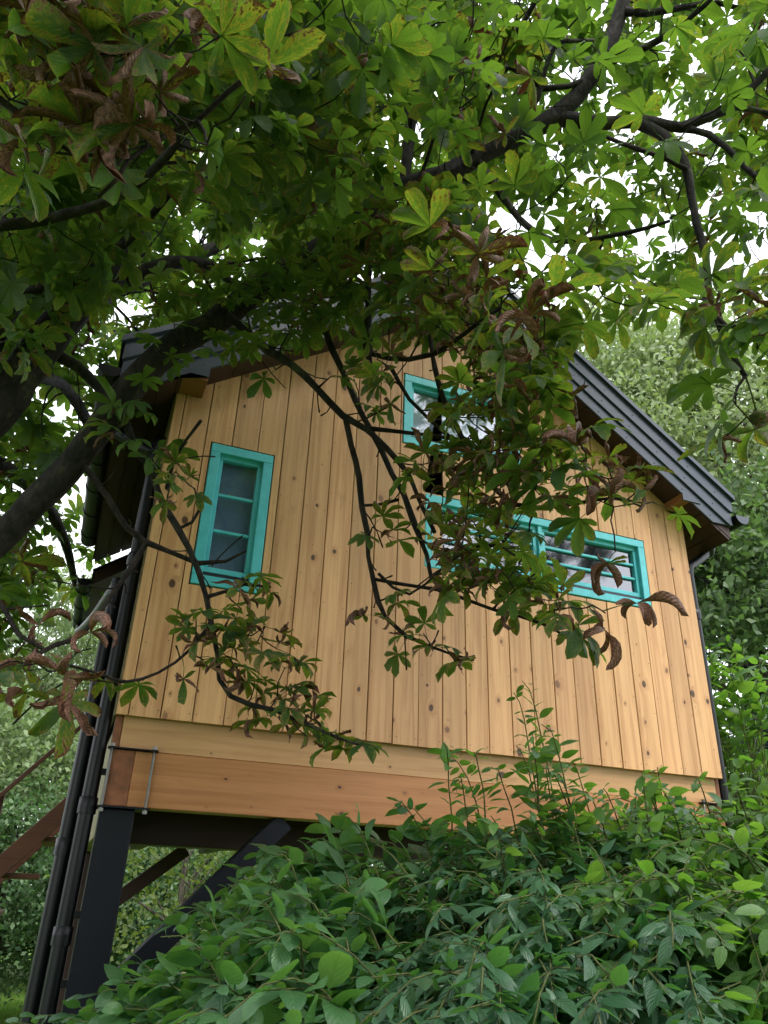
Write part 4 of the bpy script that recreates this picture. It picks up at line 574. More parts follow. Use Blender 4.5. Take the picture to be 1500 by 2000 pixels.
 (2.32,-1.15,5.68,3,'A',0.58),(2.64,-1.13,5.29,3,'A',0.62),(1.30,-1.08,6.20,4,'A',0.69),(2.34,-0.85,5.88,4,'A',0.74),(0.91,-1.42,5.33,4,'A',0.61),(1.81,-1.32,5.65,3,'A',0.73),
 (1.43,-1.48,4.77,4,'A',0.59),(1.43,-2.41,4.07,3,'A',0.58),(1.86,-2.01,4.14,2,'A',0.70),(1.05,-2.02,4.22,3,'A',0.68),(1.16,-1.85,3.98,3,'A',0.63),(1.59,-2.16,4.38,3,'A',0.69),
 (1.85,-1.94,4.03,2,'A',0.62),(0.72,-2.12,4.23,3,'A',0.67),(0.62,-2.03,4.48,3,'A',0.67),(1.41,-1.96,4.13,2,'A',0.70),(0.87,-1.79,4.65,3,'A',0.74),(1.04,-1.61,4.32,3,'A',0.74),
 (1.84,-2.05,3.77,2,'A',0.74),(1.67,-2.31,3.95,3,'A',0.63),(1.59,-2.07,4.30,2,'A',0.71),(1.38,-1.63,4.11,3,'A',0.58),(1.59,-2.50,4.41,2,'A',0.62),(1.06,-1.81,3.99,3,'A',0.63),
 (0.89,-2.02,4.17,2,'A',0.70),(0.65,-1.88,4.13,2,'A',0.76),(1.02,-2.02,4.71,3,'A',0.71),(1.64,-2.39,4.48,2,'A',0.63),(1.23,-2.21,4.30,2,'A',0.70),(0.97,-1.65,3.68,2,'B',0.63),
 (1.83,-1.98,3.60,3,'B',0.68),(2.12,-1.83,3.85,3,'B',0.77),(1.75,-2.06,3.35,3,'B',0.66),(1.84,-1.49,3.90,2,'B',0.84),(1.16,-1.81,3.45,3,'B',0.80),(1.31,-1.33,4.09,2,'B',0.85),
 (1.50,-1.34,4.08,2,'B',0.67),(2.07,-1.81,3.68,2,'B',0.81),(1.10,-1.47,3.69,2,'B',0.64),(1.96,-1.60,3.82,2,'B',0.78),(1.56,-2.08,3.32,2,'B',0.76),(2.04,-1.71,3.90,2,'B',0.70),
 (1.20,-1.65,3.74,3,'B',0.70),(1.48,-1.70,3.69,2,'B',0.84),(0.99,-1.66,3.84,3,'B',0.78),(1.51,-1.46,3.78,3,'B',0.70),(1.51,-1.77,3.53,2,'B',0.66),(1.48,-1.97,3.35,2,'B',0.66),
 (1.12,-1.69,3.50,3,'B',0.74),(1.41,-1.21,3.97,2,'B',0.64),(1.17,-1.35,4.11,2,'B',0.66),(1.30,-1.27,3.75,4,'C',0.51),(0.61,-1.29,3.90,3,'C',0.51),(0.68,-1.34,3.78,3,'C',0.58),
 (0.90,-1.25,4.04,4,'C',0.61),(0.96,-1.29,3.50,3,'C',0.55),(0.80,-1.68,3.41,3,'C',0.64),(1.03,-1.37,3.62,3,'C',0.62),(1.03,-1.37,3.44,4,'C',0.63),(0.82,-1.16,3.94,3,'C',0.64),
 (1.33,-1.23,3.62,4,'C',0.61),(0.68,-1.29,3.98,4,'C',0.59),(0.79,-1.54,3.61,4,'C',0.63),(0.96,-1.57,3.34,3,'C',0.56),(0.67,-1.25,3.59,3,'C',0.64),(1.08,-1.51,3.42,3,'C',0.64),
 (0.50,-1.28,3.97,3,'C',0.52),(0.91,-1.42,3.97,3,'C',0.61),(0.96,-1.12,3.73,3,'C',0.54),(0.65,-1.63,3.43,4,'C',0.56),(1.04,-1.41,3.80,3,'C',0.58),(0.68,-1.49,3.45,3,'C',0.59),
 (0.82,-1.51,3.42,4,'C',0.51),(0.85,-1.13,3.70,3,'C',0.53),(0.78,-1.72,3.47,3,'C',0.59),(0.55,-1.41,3.65,3,'C',0.55),(0.92,-1.18,3.97,4,'C',0.61),(1.03,-1.22,3.88,4,'C',0.61),
 (1.18,-1.30,3.80,4,'C',0.60),(0.94,-1.66,3.47,4,'C',0.52),(0.73,-1.49,3.85,4,'C',0.57),(0.67,-1.35,3.59,4,'C',0.53),(0.67,-1.24,3.79,3,'C',0.53),(0.71,-1.68,3.69,3,'C',0.64),
 (0.47,-1.40,3.70,4,'C',0.51),(0.72,-1.72,3.50,3,'C',0.53),(0.68,-1.53,3.68,4,'C',0.51),(1.07,-1.33,3.78,4,'C',0.63),(0.66,-1.00,3.92,4,'C',0.59),(0.65,-1.50,3.34,4,'C',0.57),
 (0.82,-1.68,3.66,3,'C',0.53),(1.10,-1.14,3.75,4,'C',0.60),(0.80,-1.50,3.51,4,'C',0.54),(1.22,-1.11,3.76,4,'C',0.53),(1.28,-1.17,3.79,4,'C',0.52),(1.09,-1.64,3.28,4,'C',0.50),
 (0.67,-1.31,4.12,3,'C',0.56),(0.71,-1.56,3.30,4,'C',0.58),(0.64,-1.72,3.68,4,'C',0.52),(0.55,-1.08,4.00,3,'C',0.64),(1.01,-1.32,3.91,3,'C',0.61),(1.03,-1.55,3.26,3,'C',0.53),
 (0.59,-1.59,3.66,3,'C',0.64),(0.84,-1.21,3.74,3,'C',0.65),(1.23,-1.18,3.59,3,'C',0.52),(0.51,-1.57,3.70,4,'C',0.56),(0.97,-1.30,3.99,3,'C',0.52),(1.53,-2.14,3.20,3,'A',0.71),
 (1.74,-1.82,3.37,2,'A',0.63),(1.44,-2.04,3.27,2,'A',0.70),(1.74,-1.98,3.24,3,'A',0.80),(1.61,-1.99,3.33,3,'A',0.67),(1.57,-2.06,3.19,2,'A',0.67),(1.59,-2.12,3.17,3,'A',0.68),
 (1.56,-1.93,3.29,3,'A',0.78),(1.63,-1.98,3.20,2,'A',0.74),(1.09,-1.37,3.28,2,'S',0.61),(0.91,-1.47,2.92,2,'S',0.58),(1.08,-1.09,2.90,2,'S',0.56),(1.01,-1.27,3.20,3,'S',0.48),
 (1.07,-1.12,2.64,2,'S',0.54),(1.22,-1.20,2.60,3,'S',0.51),(1.05,-1.25,2.98,3,'S',0.55),(0.84,-1.33,2.84,3,'S',0.61),(1.03,-1.60,2.96,3,'S',0.57),(1.03,-1.60,3.08,3,'S',0.58),
 (1.03,-1.39,2.65,2,'S',0.58),(1.02,-1.47,3.08,2,'S',0.61),(1.09,-1.31,3.05,2,'S',0.60),(1.05,-1.39,2.79,2,'S',0.56),(0.99,-1.17,3.04,3,'S',0.60),(1.12,-1.21,2.56,2,'S',0.61),
 (1.07,-1.01,2.84,3,'S',0.54),(0.94,-1.33,2.62,3,'S',0.52),(1.15,-1.28,2.64,2,'S',0.60),(0.93,-1.52,3.24,3,'S',0.62),(1.13,-1.30,2.99,2,'S',0.63),(0.83,-1.35,2.95,2,'S',0.53),
 (0.97,-1.28,3.36,3,'S',0.50),(0.65,-1.25,3.34,2,'S',0.60),(1.22,-1.24,2.77,2,'S',0.64),(1.27,-1.31,3.17,3,'S',0.63),(0.85,-1.28,2.77,2,'S',0.49),(0.91,-1.52,3.10,2,'S',0.51),
 (1.09,-1.51,2.91,2,'S',0.64),(1.16,-1.12,2.87,3,'S',0.57),(1.03,-1.16,3.18,2,'S',0.48),(1.01,-0.94,2.85,3,'S',0.57),(1.09,-1.44,3.35,2,'S',0.62),(1.18,-1.02,2.78,2,'S',0.50),
 (0.87,-1.31,2.65,2,'S',0.58),(1.33,-1.18,2.57,3,'S',0.59),(1.08,-0.91,2.72,3,'S',0.58),(1.10,-1.20,3.18,2,'S',0.56),(0.76,-1.33,2.91,3,'S',0.55),(1.03,-1.17,2.94,3,'S',0.51),
 (1.02,-1.34,2.59,3,'S',0.51),(0.59,-1.45,3.10,2,'S',0.56),(1.05,-0.94,2.78,2,'S',0.53),(0.84,-1.51,3.08,3,'S',0.64),(0.98,-1.59,3.04,2,'S',0.67),(1.17,-1.54,2.89,2,'S',0.49),
 (1.02,-1.42,2.87,1,'S',0.55),(1.03,-1.58,2.96,2,'S',0.57),(1.11,-1.70,2.92,1,'S',0.62),(0.99,-1.38,3.06,1,'S',0.50),(1.12,-1.48,2.80,2,'S',0.50),(1.40,-1.62,2.83,1,'S',0.53),
 (1.24,-1.61,2.75,1,'S',0.64),(1.34,-1.54,2.97,2,'S',0.58),(1.10,-1.64,3.07,1,'S',0.60),(1.05,-1.54,2.86,1,'S',0.51),(1.25,-1.45,2.83,1,'S',0.56),(0.98,-1.53,2.91,2,'S',0.55),
 (1.47,-1.62,2.78,1,'S',0.51),(1.17,-1.65,2.79,2,'S',0.58),(1.16,-1.52,2.99,2,'S',0.57),(1.11,-1.33,2.85,1,'S',0.67),(1.40,-1.50,2.92,2,'S',0.56),(0.91,-1.51,2.88,2,'S',0.53),
 (0.94,-1.54,3.25,3,'S',0.62),(0.87,-1.46,3.05,2,'S',0.50),(1.09,-1.40,3.15,2,'S',0.62),(0.94,-1.50,2.90,2,'S',0.56),(0.99,-1.67,3.10,3,'S',0.54),(0.90,-1.40,3.24,2,'S',0.52),
 (0.90,-1.60,3.07,3,'S',0.47),(0.84,-1.53,3.27,2,'S',0.48),(1.00,-1.64,3.23,2,'S',0.56),(0.99,-1.23,3.10,3,'S',0.58),(0.46,-1.04,3.84,3,'G',0.47),(-0.13,-0.82,3.46,2,'G',0.51),
 (0.60,-1.09,3.77,3,'G',0.53),(-0.06,-0.90,3.71,3,'G',0.48),(0.33,-1.08,3.82,3,'G',0.47),(0.67,-0.86,3.77,2,'G',0.51),(0.11,-0.73,3.70,2,'G',0.54),(0.32,-0.99,3.63,2,'G',0.47),
 (0.17,-1.03,3.79,3,'G',0.47),(-0.14,-0.74,3.73,2,'G',0.53),(0.03,-1.05,3.68,3,'G',0.52),(0.48,-1.16,3.87,2,'G',0.50),(0.47,-1.09,3.59,2,'G',0.54),(0.13,-1.05,3.60,2,'G',0.44),
 (-0.01,-0.79,3.63,3,'G',0.51),(0.23,-1.09,3.65,3,'G',0.50),(0.39,-0.91,3.84,2,'G',0.52),(0.20,-0.83,3.66,3,'G',0.47),(-0.03,-0.63,3.63,2,'G',0.56),(0.04,-0.82,3.73,2,'G',0.47),
 (-0.15,-0.79,3.82,3,'G',0.52),(0.42,-0.93,3.69,3,'G',0.54),(0.56,-1.02,3.72,2,'G',0.49),(0.50,-1.23,3.70,3,'G',0.53),(0.03,-0.93,3.46,2,'G',0.49),(0.26,-1.01,3.87,3,'G',0.45),
 (-0.28,2.45,4.02,4,'A',0.80),(-0.34,2.32,3.60,4,'A',0.80),(-0.34,2.76,3.75,4,'A',0.83),(0.02,2.69,3.95,4,'A',0.85),(-0.01,2.30,3.81,4,'A',0.78),(-0.20,2.68,3.90,4,'A',0.86),
 (-0.41,2.40,3.86,4,'A',0.86),(1.05,-1.23,2.58,2,'S',0.51),(1.06,-1.45,2.70,2,'S',0.59),(1.18,-1.44,2.45,3,'S',0.54),(0.97,-1.30,2.75,2,'S',0.59),(1.20,-1.27,2.64,2,'S',0.47),
 (0.94,-1.24,2.63,3,'S',0.49),(1.08,-1.25,2.70,2,'S',0.53),(1.11,-1.34,2.49,3,'S',0.58),(0.93,-1.28,2.53,3,'S',0.58),(1.07,-1.34,2.55,2,'S',0.56),(1.21,-1.58,2.90,1,'S',0.77),
 (1.31,-1.59,2.85,1,'S',0.71),(1.35,-1.65,2.74,1,'S',0.69),(1.18,-1.52,2.85,1,'S',0.70),(1.08,-1.53,2.82,1,'S',0.85),(1.26,-1.35,2.43,1,'S',0.73),(1.19,-1.41,2.44,1,'S',0.80),
 (1.22,-1.61,2.86,1,'S',0.70),(1.15,-1.55,2.88,1,'S',0.75),(1.31,-1.65,2.86,1,'S',0.76),(1.10,-1.47,2.84,1,'S',0.85),(1.27,-1.43,2.45,1,'S',0.78),(1.35,-1.68,2.72,1,'D',0.87),
 (1.27,-1.50,2.44,1,'D',0.75),(1.29,-1.61,2.58,1,'D',0.76),(1.26,-1.57,2.39,1,'D',0.75),(0.77,-0.96,2.49,2,'S',0.45),(0.82,-0.94,2.58,2,'S',0.45),(0.91,-1.03,2.43,2,'S',0.57),
 (0.98,-1.05,2.39,2,'S',0.45),(1.06,-1.07,2.36,2,'S',0.57),(0.71,-1.02,2.80,2,'S',0.51),(0.77,-1.05,2.76,2,'S',0.51),(0.89,-0.92,2.44,2,'S',0.50),(0.01,-0.92,2.91,2,'S',0.54),
 (0.07,-0.86,2.90,2,'S',0.44),(-0.00,-0.94,2.82,2,'S',0.49),(0.22,-0.74,2.50,2,'S',0.56),(0.27,-0.72,2.45,2,'S',0.57),(0.18,-0.76,2.39,2,'S',0.52),(0.33,-0.73,2.52,2,'S',0.58),
 (0.41,-0.79,2.45,2,'S',0.48),(0.38,-0.81,2.37,2,'S',0.55),(0.49,-0.81,2.31,2,'S',0.52),(0.31,-0.73,2.34,2,'S',0.55),(0.22,-0.76,2.31,2,'S',0.55),(0.41,-0.71,2.27,2,'S',0.46),
 (0.41,-0.68,2.22,2,'S',0.49),(0.49,-0.74,2.22,2,'S',0.53),(0.59,-0.79,2.16,2,'S',0.51),(0.69,-0.74,2.12,2,'S',0.51),(0.75,-0.81,2.08,2,'S',0.53),(0.39,-0.78,2.59,2,'S',0.50),
 (0.31,-0.87,2.58,2,'S',0.59),(0.52,-0.76,2.21,2,'S',0.55),(0.63,-0.77,2.15,2,'S',0.46),(0.26,-0.70,2.39,2,'S',0.59),(0.36,-0.72,2.43,2,'S',0.44),(0.47,-0.74,2.39,2,'S',0.57),
 (0.35,-0.75,2.29,2,'S',0.46),(0.55,-0.75,2.17,2,'S',0.54),(0.70,-0.81,2.09,2,'S',0.51),(0.17,-0.79,2.44,2,'S',0.44),(0.49,-0.67,2.17,2,'S',0.57),(0.14,-0.82,2.28,1,'S',0.56),
 (0.06,-0.85,2.21,1,'S',0.63),(-0.09,-0.84,2.20,1,'S',0.55),(-0.30,-1.05,2.23,1,'D',0.66),(-0.32,-1.09,2.15,1,'D',0.81),(-0.24,-1.06,2.14,1,'D',0.80),(-0.19,-1.10,2.21,1,'D',0.82),
 (-0.17,-1.06,2.12,1,'D',0.73),(-0.14,-1.09,2.21,1,'D',0.77),(-0.27,-1.09,2.15,1,'D',0.76),(-0.36,-1.09,2.13,1,'D',0.74),(-0.18,-0.71,3.25,2,'A',0.55),(-0.18,-0.74,3.10,2,'A',0.64),
 (-0.10,-0.67,3.11,2,'A',0.64),(-0.17,-0.82,3.25,2,'A',0.65),(-0.21,-0.75,3.14,2,'A',0.63),(-0.06,-0.65,3.08,2,'A',0.58),(0.25,-1.04,3.39,1,'B',0.52),(0.29,-1.06,3.34,1,'B',0.54),
 (0.58,-1.10,3.36,1,'B',0.51),(0.62,-1.06,3.30,1,'B',0.47),(0.65,-1.05,3.24,1,'B',0.53),(0.49,-1.11,3.34,1,'B',0.53),(0.63,-1.21,3.39,1,'B',0.58),(0.73,-1.13,3.36,1,'B',0.57),
 (1.28,-1.84,3.36,1,'B',1.11),(1.21,-1.79,3.42,1,'B',1.10),(1.33,-1.93,3.30,1,'B',0.94),(1.64,-1.85,3.07,1,'A',0.83),(1.63,-1.80,2.98,1,'A',0.92),(1.71,-1.84,3.02,1,'A',0.85),
 (1.60,-1.90,3.07,1,'A',0.92),(0.92,-1.78,3.07,1,'D',0.88),(0.87,-1.80,3.20,1,'D',0.70),(0.76,-1.83,3.22,1,'D',0.90),(0.66,-1.75,3.29,1,'D',0.86),(0.91,-1.87,3.09,1,'D',0.90),
 (-0.42,-2.21,3.08,1,'D',0.83),(-0.36,-2.22,3.12,1,'D',0.98),(-0.29,-2.29,3.17,1,'D',0.87),(-0.25,-2.22,3.11,1,'D',0.89),(-0.21,-2.29,3.19,1,'D',0.90),(-0.21,-2.18,3.08,1,'D',0.87),
 (-0.14,-2.11,3.10,1,'D',1.07),(-0.46,-2.12,3.06,1,'D',0.98),(-0.06,-2.21,3.17,1,'D',0.86),(-0.30,-2.06,3.04,1,'D',0.93),(-0.41,-2.24,3.16,1,'D',0.97),(-0.44,-2.19,3.08,1,'D',1.02),
 (-0.31,-2.21,3.16,1,'D',0.90),(0.61,-1.87,3.20,1,'D',0.88),(0.76,-1.83,3.24,1,'D',0.77),(0.85,-1.93,3.15,1,'D',0.80),(0.56,-1.83,3.30,1,'D',0.81),(0.83,-1.82,3.13,1,'D',0.92),
 
]
BURR = (1.765,-1.818,3.077)
TRUNK_TOP = (-1.086,-0.198,2.202)

# ------------------------------------------------------------ cabin on posts
W, Z0 = 3.149, 2.25
APX, APZ, SR, SL = 1.605, 4.92, .73, .675
def zl(x): return APZ-(SR*(x-APX) if x > APX else SL*(APX-x))
cabin = thing('cabin', 'small gabled pine cabin with turquoise windows and dark metal roof raised on black steel posts', 'cabin')
wall = prism('gable_wall', [(.01, Z0-.12), (W-.01, Z0-.12), (W-.01, zl(W)+.1), (APX, APZ+.1), (.01, zl(.01)+.1)], .10, .16, MAT['dark'], cabin)
HOLES = [(.213, .526, 2.861, 3.607), (1.375, 2.815, 3.158, 3.589), (1.237, 1.985, 3.880, 4.349)]
SEAMS = [0, .049, .178, .309, .441, .570, .703, .830, .963, 1.093, 1.221, 1.350, 1.477, 1.605, 1.728, 1.860, 1.990, 2.119, 2.246, 2.371, 2.501, 2.628, 2.757, 2.885, 3.010, W]
G = .007
for i in range(len(SEAMS)-1):
    x0, x1 = SEAMS[i]+.0022, SEAMS[i+1]-.0022
    yo = rng.uniform(-.002, .002)
    full, part = [], []
    for h in HOLES:
        a, b = h[0]-G, h[1]+G
        if a <= x0 and b >= x1: full.append(h)
        elif a < x1 and b > x0: part.append(h)
    lo = Z0+rng.uniform(-.002, .002)
    for h in sorted(full, key=lambda h: h[2])+[None]:
        hi = h[2]-G if h else None
        poly = [(x0, lo), (x1, lo)]
        for q in sorted([q for q in part if q[0]-G > x0], key=lambda q: q[2]):       # notches on the right edge
            a = q[0]-G; poly += [(x1, q[2]-G), (a, q[2]-G), (a, q[3]+G), (x1, q[3]+G)]
        if hi: poly += [(x1, hi), (x0, hi)]
        else: poly += [(x1, zl(x1)+.06)]+([(APX, APZ+.06)] if x0 < APX < x1 else [])+[(x0, zl(x0)+.06)]
        for q in sorted([q for q in part if q[1]+G < x1], key=lambda q: -q[2]):      # notches on the left edge
            a = q[1]+G; poly += [(x0, q[3]+G), (a, q[3]+G), (a, q[2]-G), (x0, q[2]-G)]
        bm = bmesh.new(); addprism(bm, poly, yo, .024)
        if not part: bmesh.ops.bevel(bm, geom=[e for e in bm.edges if abs(e.verts[0].co.z-e.verts[1].co.z) > .3 and e.verts[0].co.y < .02 and e.verts[1].co.y < .02], offset=.0022, segments=1, affect='EDGES')
        from_bm('plank', bm, MAT['plank'], wall)
        if h: lo = h[3]+G
# nail heads in two columns per plank
bm = bmesh.new()
for i in range(1, len(SEAMS)-1):
    for x in (SEAMS[i]+.016, SEAMS[i+1]-.016):
        z = Z0+.03
        while z < zl(x)-.05:
            if not any(h[0]-.02 < x < h[1]+.02 and h[2]-.02 < z < h[3]+.02 for h in HOLES):
                mtx = Matrix.Translation((x+rng.uniform(-.003, .003), -.0035, z)) @ Matrix.Rotation(math.pi/2, 4, 'X')
                bmesh.ops.create_circle(bm, cap_ends=True, radius=.0026, segments=6, matrix=mtx)
            z += rng.uniform(.27, .31) if i % 2 else rng.uniform(.33, .37)
tag(from_bm('nail_heads', bm, MAT['screw'], cabin), kind='stuff')

def window(x0, x1, z0, z1, lights, bars, blind, cw=.047):
    """casing, reveal, sashes with horizontal glazing bars, panes, sill."""
    f = prism('window', [(x0-.003, z0-.003), (x1+.003, z0-.003), (x1+.003, z1+.003), (x0-.003, z1+.003)], .085, .096, MAT['seal'], cabin)
    ya, yb = -.004, .03
    def P(name, lo, hi, mat, b=.0025): return box(name, lo, hi, mat, f, b)
    P('casing', (x0, ya, z1-cw), (x1, yb, z1), MAT['teal']); P('casing', (x0, ya, z0), (x1, yb, z0+cw), MAT['teal'])
    P('casing', (x0, ya, z0+cw), (x0+cw, yb, z1-cw), MAT['teal']); P('casing', (x1-cw, ya, z0+cw), (x1, yb, z1-cw), MAT['teal'])
    xi0, xi1, zi0, zi1 = x0+cw-.004, x1-cw+.004, z0+cw-.004, z1-cw+.004
    mw = .028; n = lights; lw = (xi1-xi0-(n-1)*mw)/n
    sillh = .03
    P('sill', (xi0+.002, .000, zi0+.001), (xi1-.002, .055, zi0+.012), MAT['sill'], .002); P('sill', (xi0+.002, .022, zi0+.014), (xi1-.002, .055, zi0+sillh), MAT['sill'], .002)
    for k in range(n):
        a = xi0+k*(lw+mw); b = a+lw
        if k: P('mullion', (a-mw, .004, zi0+sillh), (a, .05, zi1), MAT['teal'])
        sw = .026; y0, y1 = .022, .055; s0 = zi0+sillh
        for lo_, hi_ in (((a, y0, s0), (b, y1, s0+sw)), ((a, y0, zi1-sw), (b, y1, zi1)), ((a, y0, s0+sw+.0005), (a+sw, y1, zi1-sw-.0005)), ((b-sw, y0, s0+sw+.0005), (b, y1, zi1-sw-.0005))):
            P('sash_rail', lo_, hi_, MAT['teal'], .002)
        pz0, pz1 = s0+sw, zi1-sw
        for j in range(1, bars+1):
            zb = pz0+(pz1-pz0)*j/(bars+1)
            P('glazing_bar', (a+sw+.0005, .029, zb-.008), (b-sw-.0005, .044, zb+.008), MAT['teal'], .003)
        for j in range(bars+1):
            za, zb = pz0+(pz1-pz0)*j/(bars+1), pz0+(pz1-pz0)*(j+1)/(bars+1)
            tilt = rng.uniform(-.0006, .0006)
            bm = bmesh.new()
            addbox(bm, (a+sw-.003, .0455, za+.0003), (b-sw+.003, .0495, zb-.0003))
            for v in bm.verts: v.co.y += tilt*(1 if v.co.z > (za+zb)/2 else -1)
            from_bm('pane', bm, MAT['glass'], f)
        box('blind', (a+.01, .068, s0+.005), (b-.01, .072, zi1-.005), blind, f)
    return f
tag(window(*HOLES[0], 1, 2, MAT['blind']), 'tall narrow turquoise window with three panes')
tag(window(*HOLES[1], 2, 2, MAT['dark'], .045), 'long low turquoise window with two sashes')
tag(window(*HOLES[2], 1, 0, MAT['paleblind']), 'upper turquoise window half hidden by leaves')

# roof: slab, soffit, sheet metal and stepped verge trims
D = 2.05
xeL, xeR = -.275, 3.375
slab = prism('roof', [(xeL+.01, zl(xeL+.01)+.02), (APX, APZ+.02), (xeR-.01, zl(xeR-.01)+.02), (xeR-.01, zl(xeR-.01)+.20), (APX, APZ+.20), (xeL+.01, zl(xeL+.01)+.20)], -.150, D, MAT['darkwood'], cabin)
for side in (0, 1):
    xs = np.linspace(APX, xeR if side else xeL, 2)
    n = 8
    for k in range(n):           # sheet panels with raised seams
        y0 = -.21+k*(D+.25)/n; y1 = y0+(D+.25)/n-.003
        e = xeR+.02 if side else xeL-.02
        bm = bmesh.new()
        addprism(bm, [(APX, APZ+.285), (e, zl(e)+.285), (e, zl(e)+.293), (APX, APZ+.293)], y0, y1)
        from_bm('roof_sheet', bm, MAT['metal'], slab)
        prism('roof_seam', [(APX, APZ+.294), (e, zl(e)+.294), (e, zl(e)+.32), (APX, APZ+.32)], y0+.001, y0+.012, MAT['metal'], slab)
    # underside boards along the eaves overhang
    e0, e1 = (3.16, xeR-.02) if side else (xeL+.02, -.012)
    m_ = 3
    for k in range(m_):
        a = e0+(e1-e0)*k/m_+.002; b = e0+(e1-e0)*(k+1)/m_-.002
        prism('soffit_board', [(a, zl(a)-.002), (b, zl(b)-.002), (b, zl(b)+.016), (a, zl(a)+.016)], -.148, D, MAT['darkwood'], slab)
    for k in range(6):           # verge underside boards
        ta, tb = k/6, (k+1)/6
        ea, eb = (APX, 3.16) if side else (APX, -.012)
        a, b = sorted((ea+(eb-ea)*ta, ea+(eb-ea)*tb)); a += .002; b -= .002
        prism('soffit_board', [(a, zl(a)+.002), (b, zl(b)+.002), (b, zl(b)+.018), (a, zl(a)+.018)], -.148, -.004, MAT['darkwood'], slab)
# verge trim: three stepped strips on each slope
for side in (0, 1):
    for k in range(3):
        o0, o1 = k*.096-(.008 if k else 0), (k+1)*.096
        ys = -.165-.013*k
        if side:
            tip = 3.362+.008*k
            if k == 0: poly = [(APX, zl(APX)), (3.228, zl(3.228)), (3.345, 3.737), (tip, 3.742), (tip, max(3.75, zl(tip)+o1)), (APX, zl(APX)+o1)]
            else: poly = [(APX, zl(APX)+o0), (tip-.02, zl(tip-.02)+o0), (tip, zl(tip)+o0+.012), (tip, zl(tip)+o1-(.02 if k == 2 else 0)), (tip-.03, zl(tip-.03)+o1), (APX, zl(APX)+o1)]
        else:
            tip = -.262-.008*k
            if k == 0: poly = [(APX, zl(APX)), (-.10, zl(-.10)), (tip+.02, 3.765), (tip, 3.77), (tip, max(3.775, zl(tip)+o1)), (APX, zl(APX)+o1)]
            else: poly = [(APX, zl(APX)+o0), (tip, zl(tip)+o0), (tip, zl(tip)+o1), (APX, zl(APX)+o1)]
        t = prism('verge_trim', poly, ys, -.1515, MAT['metal'], slab, .002)
    bm = bmesh.new()
    for k in range(3):
        for j in range(9):
            x = APX+((xeR if side else xeL)-APX)*(j+.55+.12*k)/9.4
            mtx = Matrix.Translation((x, -.1665-.013*k, zl(x)+k*.096+.035)) @ Matrix.Rotation(math.pi/2, 4, 'X')
            bmesh.ops.create_cone(bm, cap_ends=True, radius1=.0042, radius2=.003, depth=.004, segments=8, matrix=mtx)
    tag(from_bm('trim_screws', bm, MAT['screw'], slab), kind='stuff')
# purlin ends with folded metal caps
for side in (0, 1):
    x0, x1 = (3.02, 3.147) if side else (.005, .128)
    zb = 3.845
    pu = prism('purlin', [(x0, zb), (x1, zb), (x1, zl(x1)+.01), (x0, zl(x0)+.01)], -.163, -.004, MAT['purlin'], cabin, .002)
    if side: prism('purlin_cap', [(x0-.004, zl(x0)+.004), (x0-.004, zb-.006), (x1+.004, zb-.006), (x1+.004, zb+.002), (x0+.07, zl(x0+.07)+.004)], -.172, -.1645, MAT['metal'], pu)
    else: prism('purlin_cap', [(x1+.004, zl(x1)+.004), (x1+.004, zb+.02), (x0-.06, zb+.02), (x0-.06, zl(x0-.06)+.0)], -.172, -.1645, MAT['metal'], pu)

# gutters: half-round troughs with brackets and end caps
def gutter(name, x, z, y0, y1, r, parent):
    a = np.linspace(math.pi, 2*math.pi, 11); ring = [(x+r*math.cos(t), z+r*math.sin(t)) for t in a]
    inner = [(x+(r-.004)*math.cos(t), z+(r-.004)*math.sin(t)) for t in a[::-1]]
    g = prism(name, ring+inner, y0, y1, MAT['gutter'], parent)
    prism('gutter_end', ring, y0-.004, y0-.0005, MAT['metal'] if x > 1 else MAT['gutter'], g)
    prism('gutter_end', ring, y1+.0005, y1+.004, MAT['gutter'], g)
    ro = [(x+(r+.005)*math.cos(t), z+(r+.005)*math.sin(t)) for t in a]; ri = [(x+(r+.0008)*math.cos(t), z+(r+.0008)*math.sin(t)) for t in a[::-1]]
    y = y0+.18
    while y < y1-.05:
        prism('gutter_bracket', ro+ri, y, y+.028, MAT['gutter'], g); y += .36
    return g
gutter('gutter', 3.435, 3.80, -.20, D, .052, cabin)
gutter('gutter', -.315, 3.80, -.16, 1.98, .058, cabin)
# downpipes
def pipe(name, P, r, mat, parent, rings=()):
    o = tube(name, P, [r]*len(P), 16, mat, parent, step=.03)
    for zz, (x, y) in rings:
        tube('pipe_socket', [(x, y, zz-.03), (x, y, zz), (x, y, zz+.03)], [r+.006]*3, 16, MAT['gutter'], o, step=.2)
    return o
pr = pipe('downpipe', [(3.425, .10, 3.76), (3.42, .10, 3.70), (3.40, .10, 3.66), (3.28, .075, 3.57), (3.205, .06, 3.52), (3.192, .06, 3.47), (3.192, .06, 1.0)], .027, MAT['gutter'], cabin, [(3.2, (3.192, .06))])
tube('hopper', [(3.425, .10, 3.755), (3.425, .10, 3.70), (3.423, .10, 3.65)], [.055, .045, .03], 14, MAT['gutter'], pr)
pipe('downpipe', [(-.30, .22, 3.76), (-.27, .2, 3.68), (-.10, .10, 3.55), (-.040, .07, 3.5), (-.037, .07, 3.4), (-.037, .07, .9)], .030, MAT['gutter'], cabin, [(2.95, (-.037, .07)), (1.45, (-.037, .07)), (1.9, (-.037, .07))])
pipe('downpipe', [(-.27, 3.0, 3.48), (-.27, 2.9, 3.40), (-.17, 1.2, 3.0), (-.097, .25, 2.86), (-.090, .13, 2.82), (-.090, .13, 2.7), (-.090, .13, .9)], .030, MAT['gutter'], cabin, [(1.75, (-.090, .13))])
for z in (3.16, 2.62, 2.03, 1.52, 1.30):
    box('pipe_clip', (-.03, .055, z-.012), (.02, .085, z+.012), MAT['gutter'], cabin, .002)

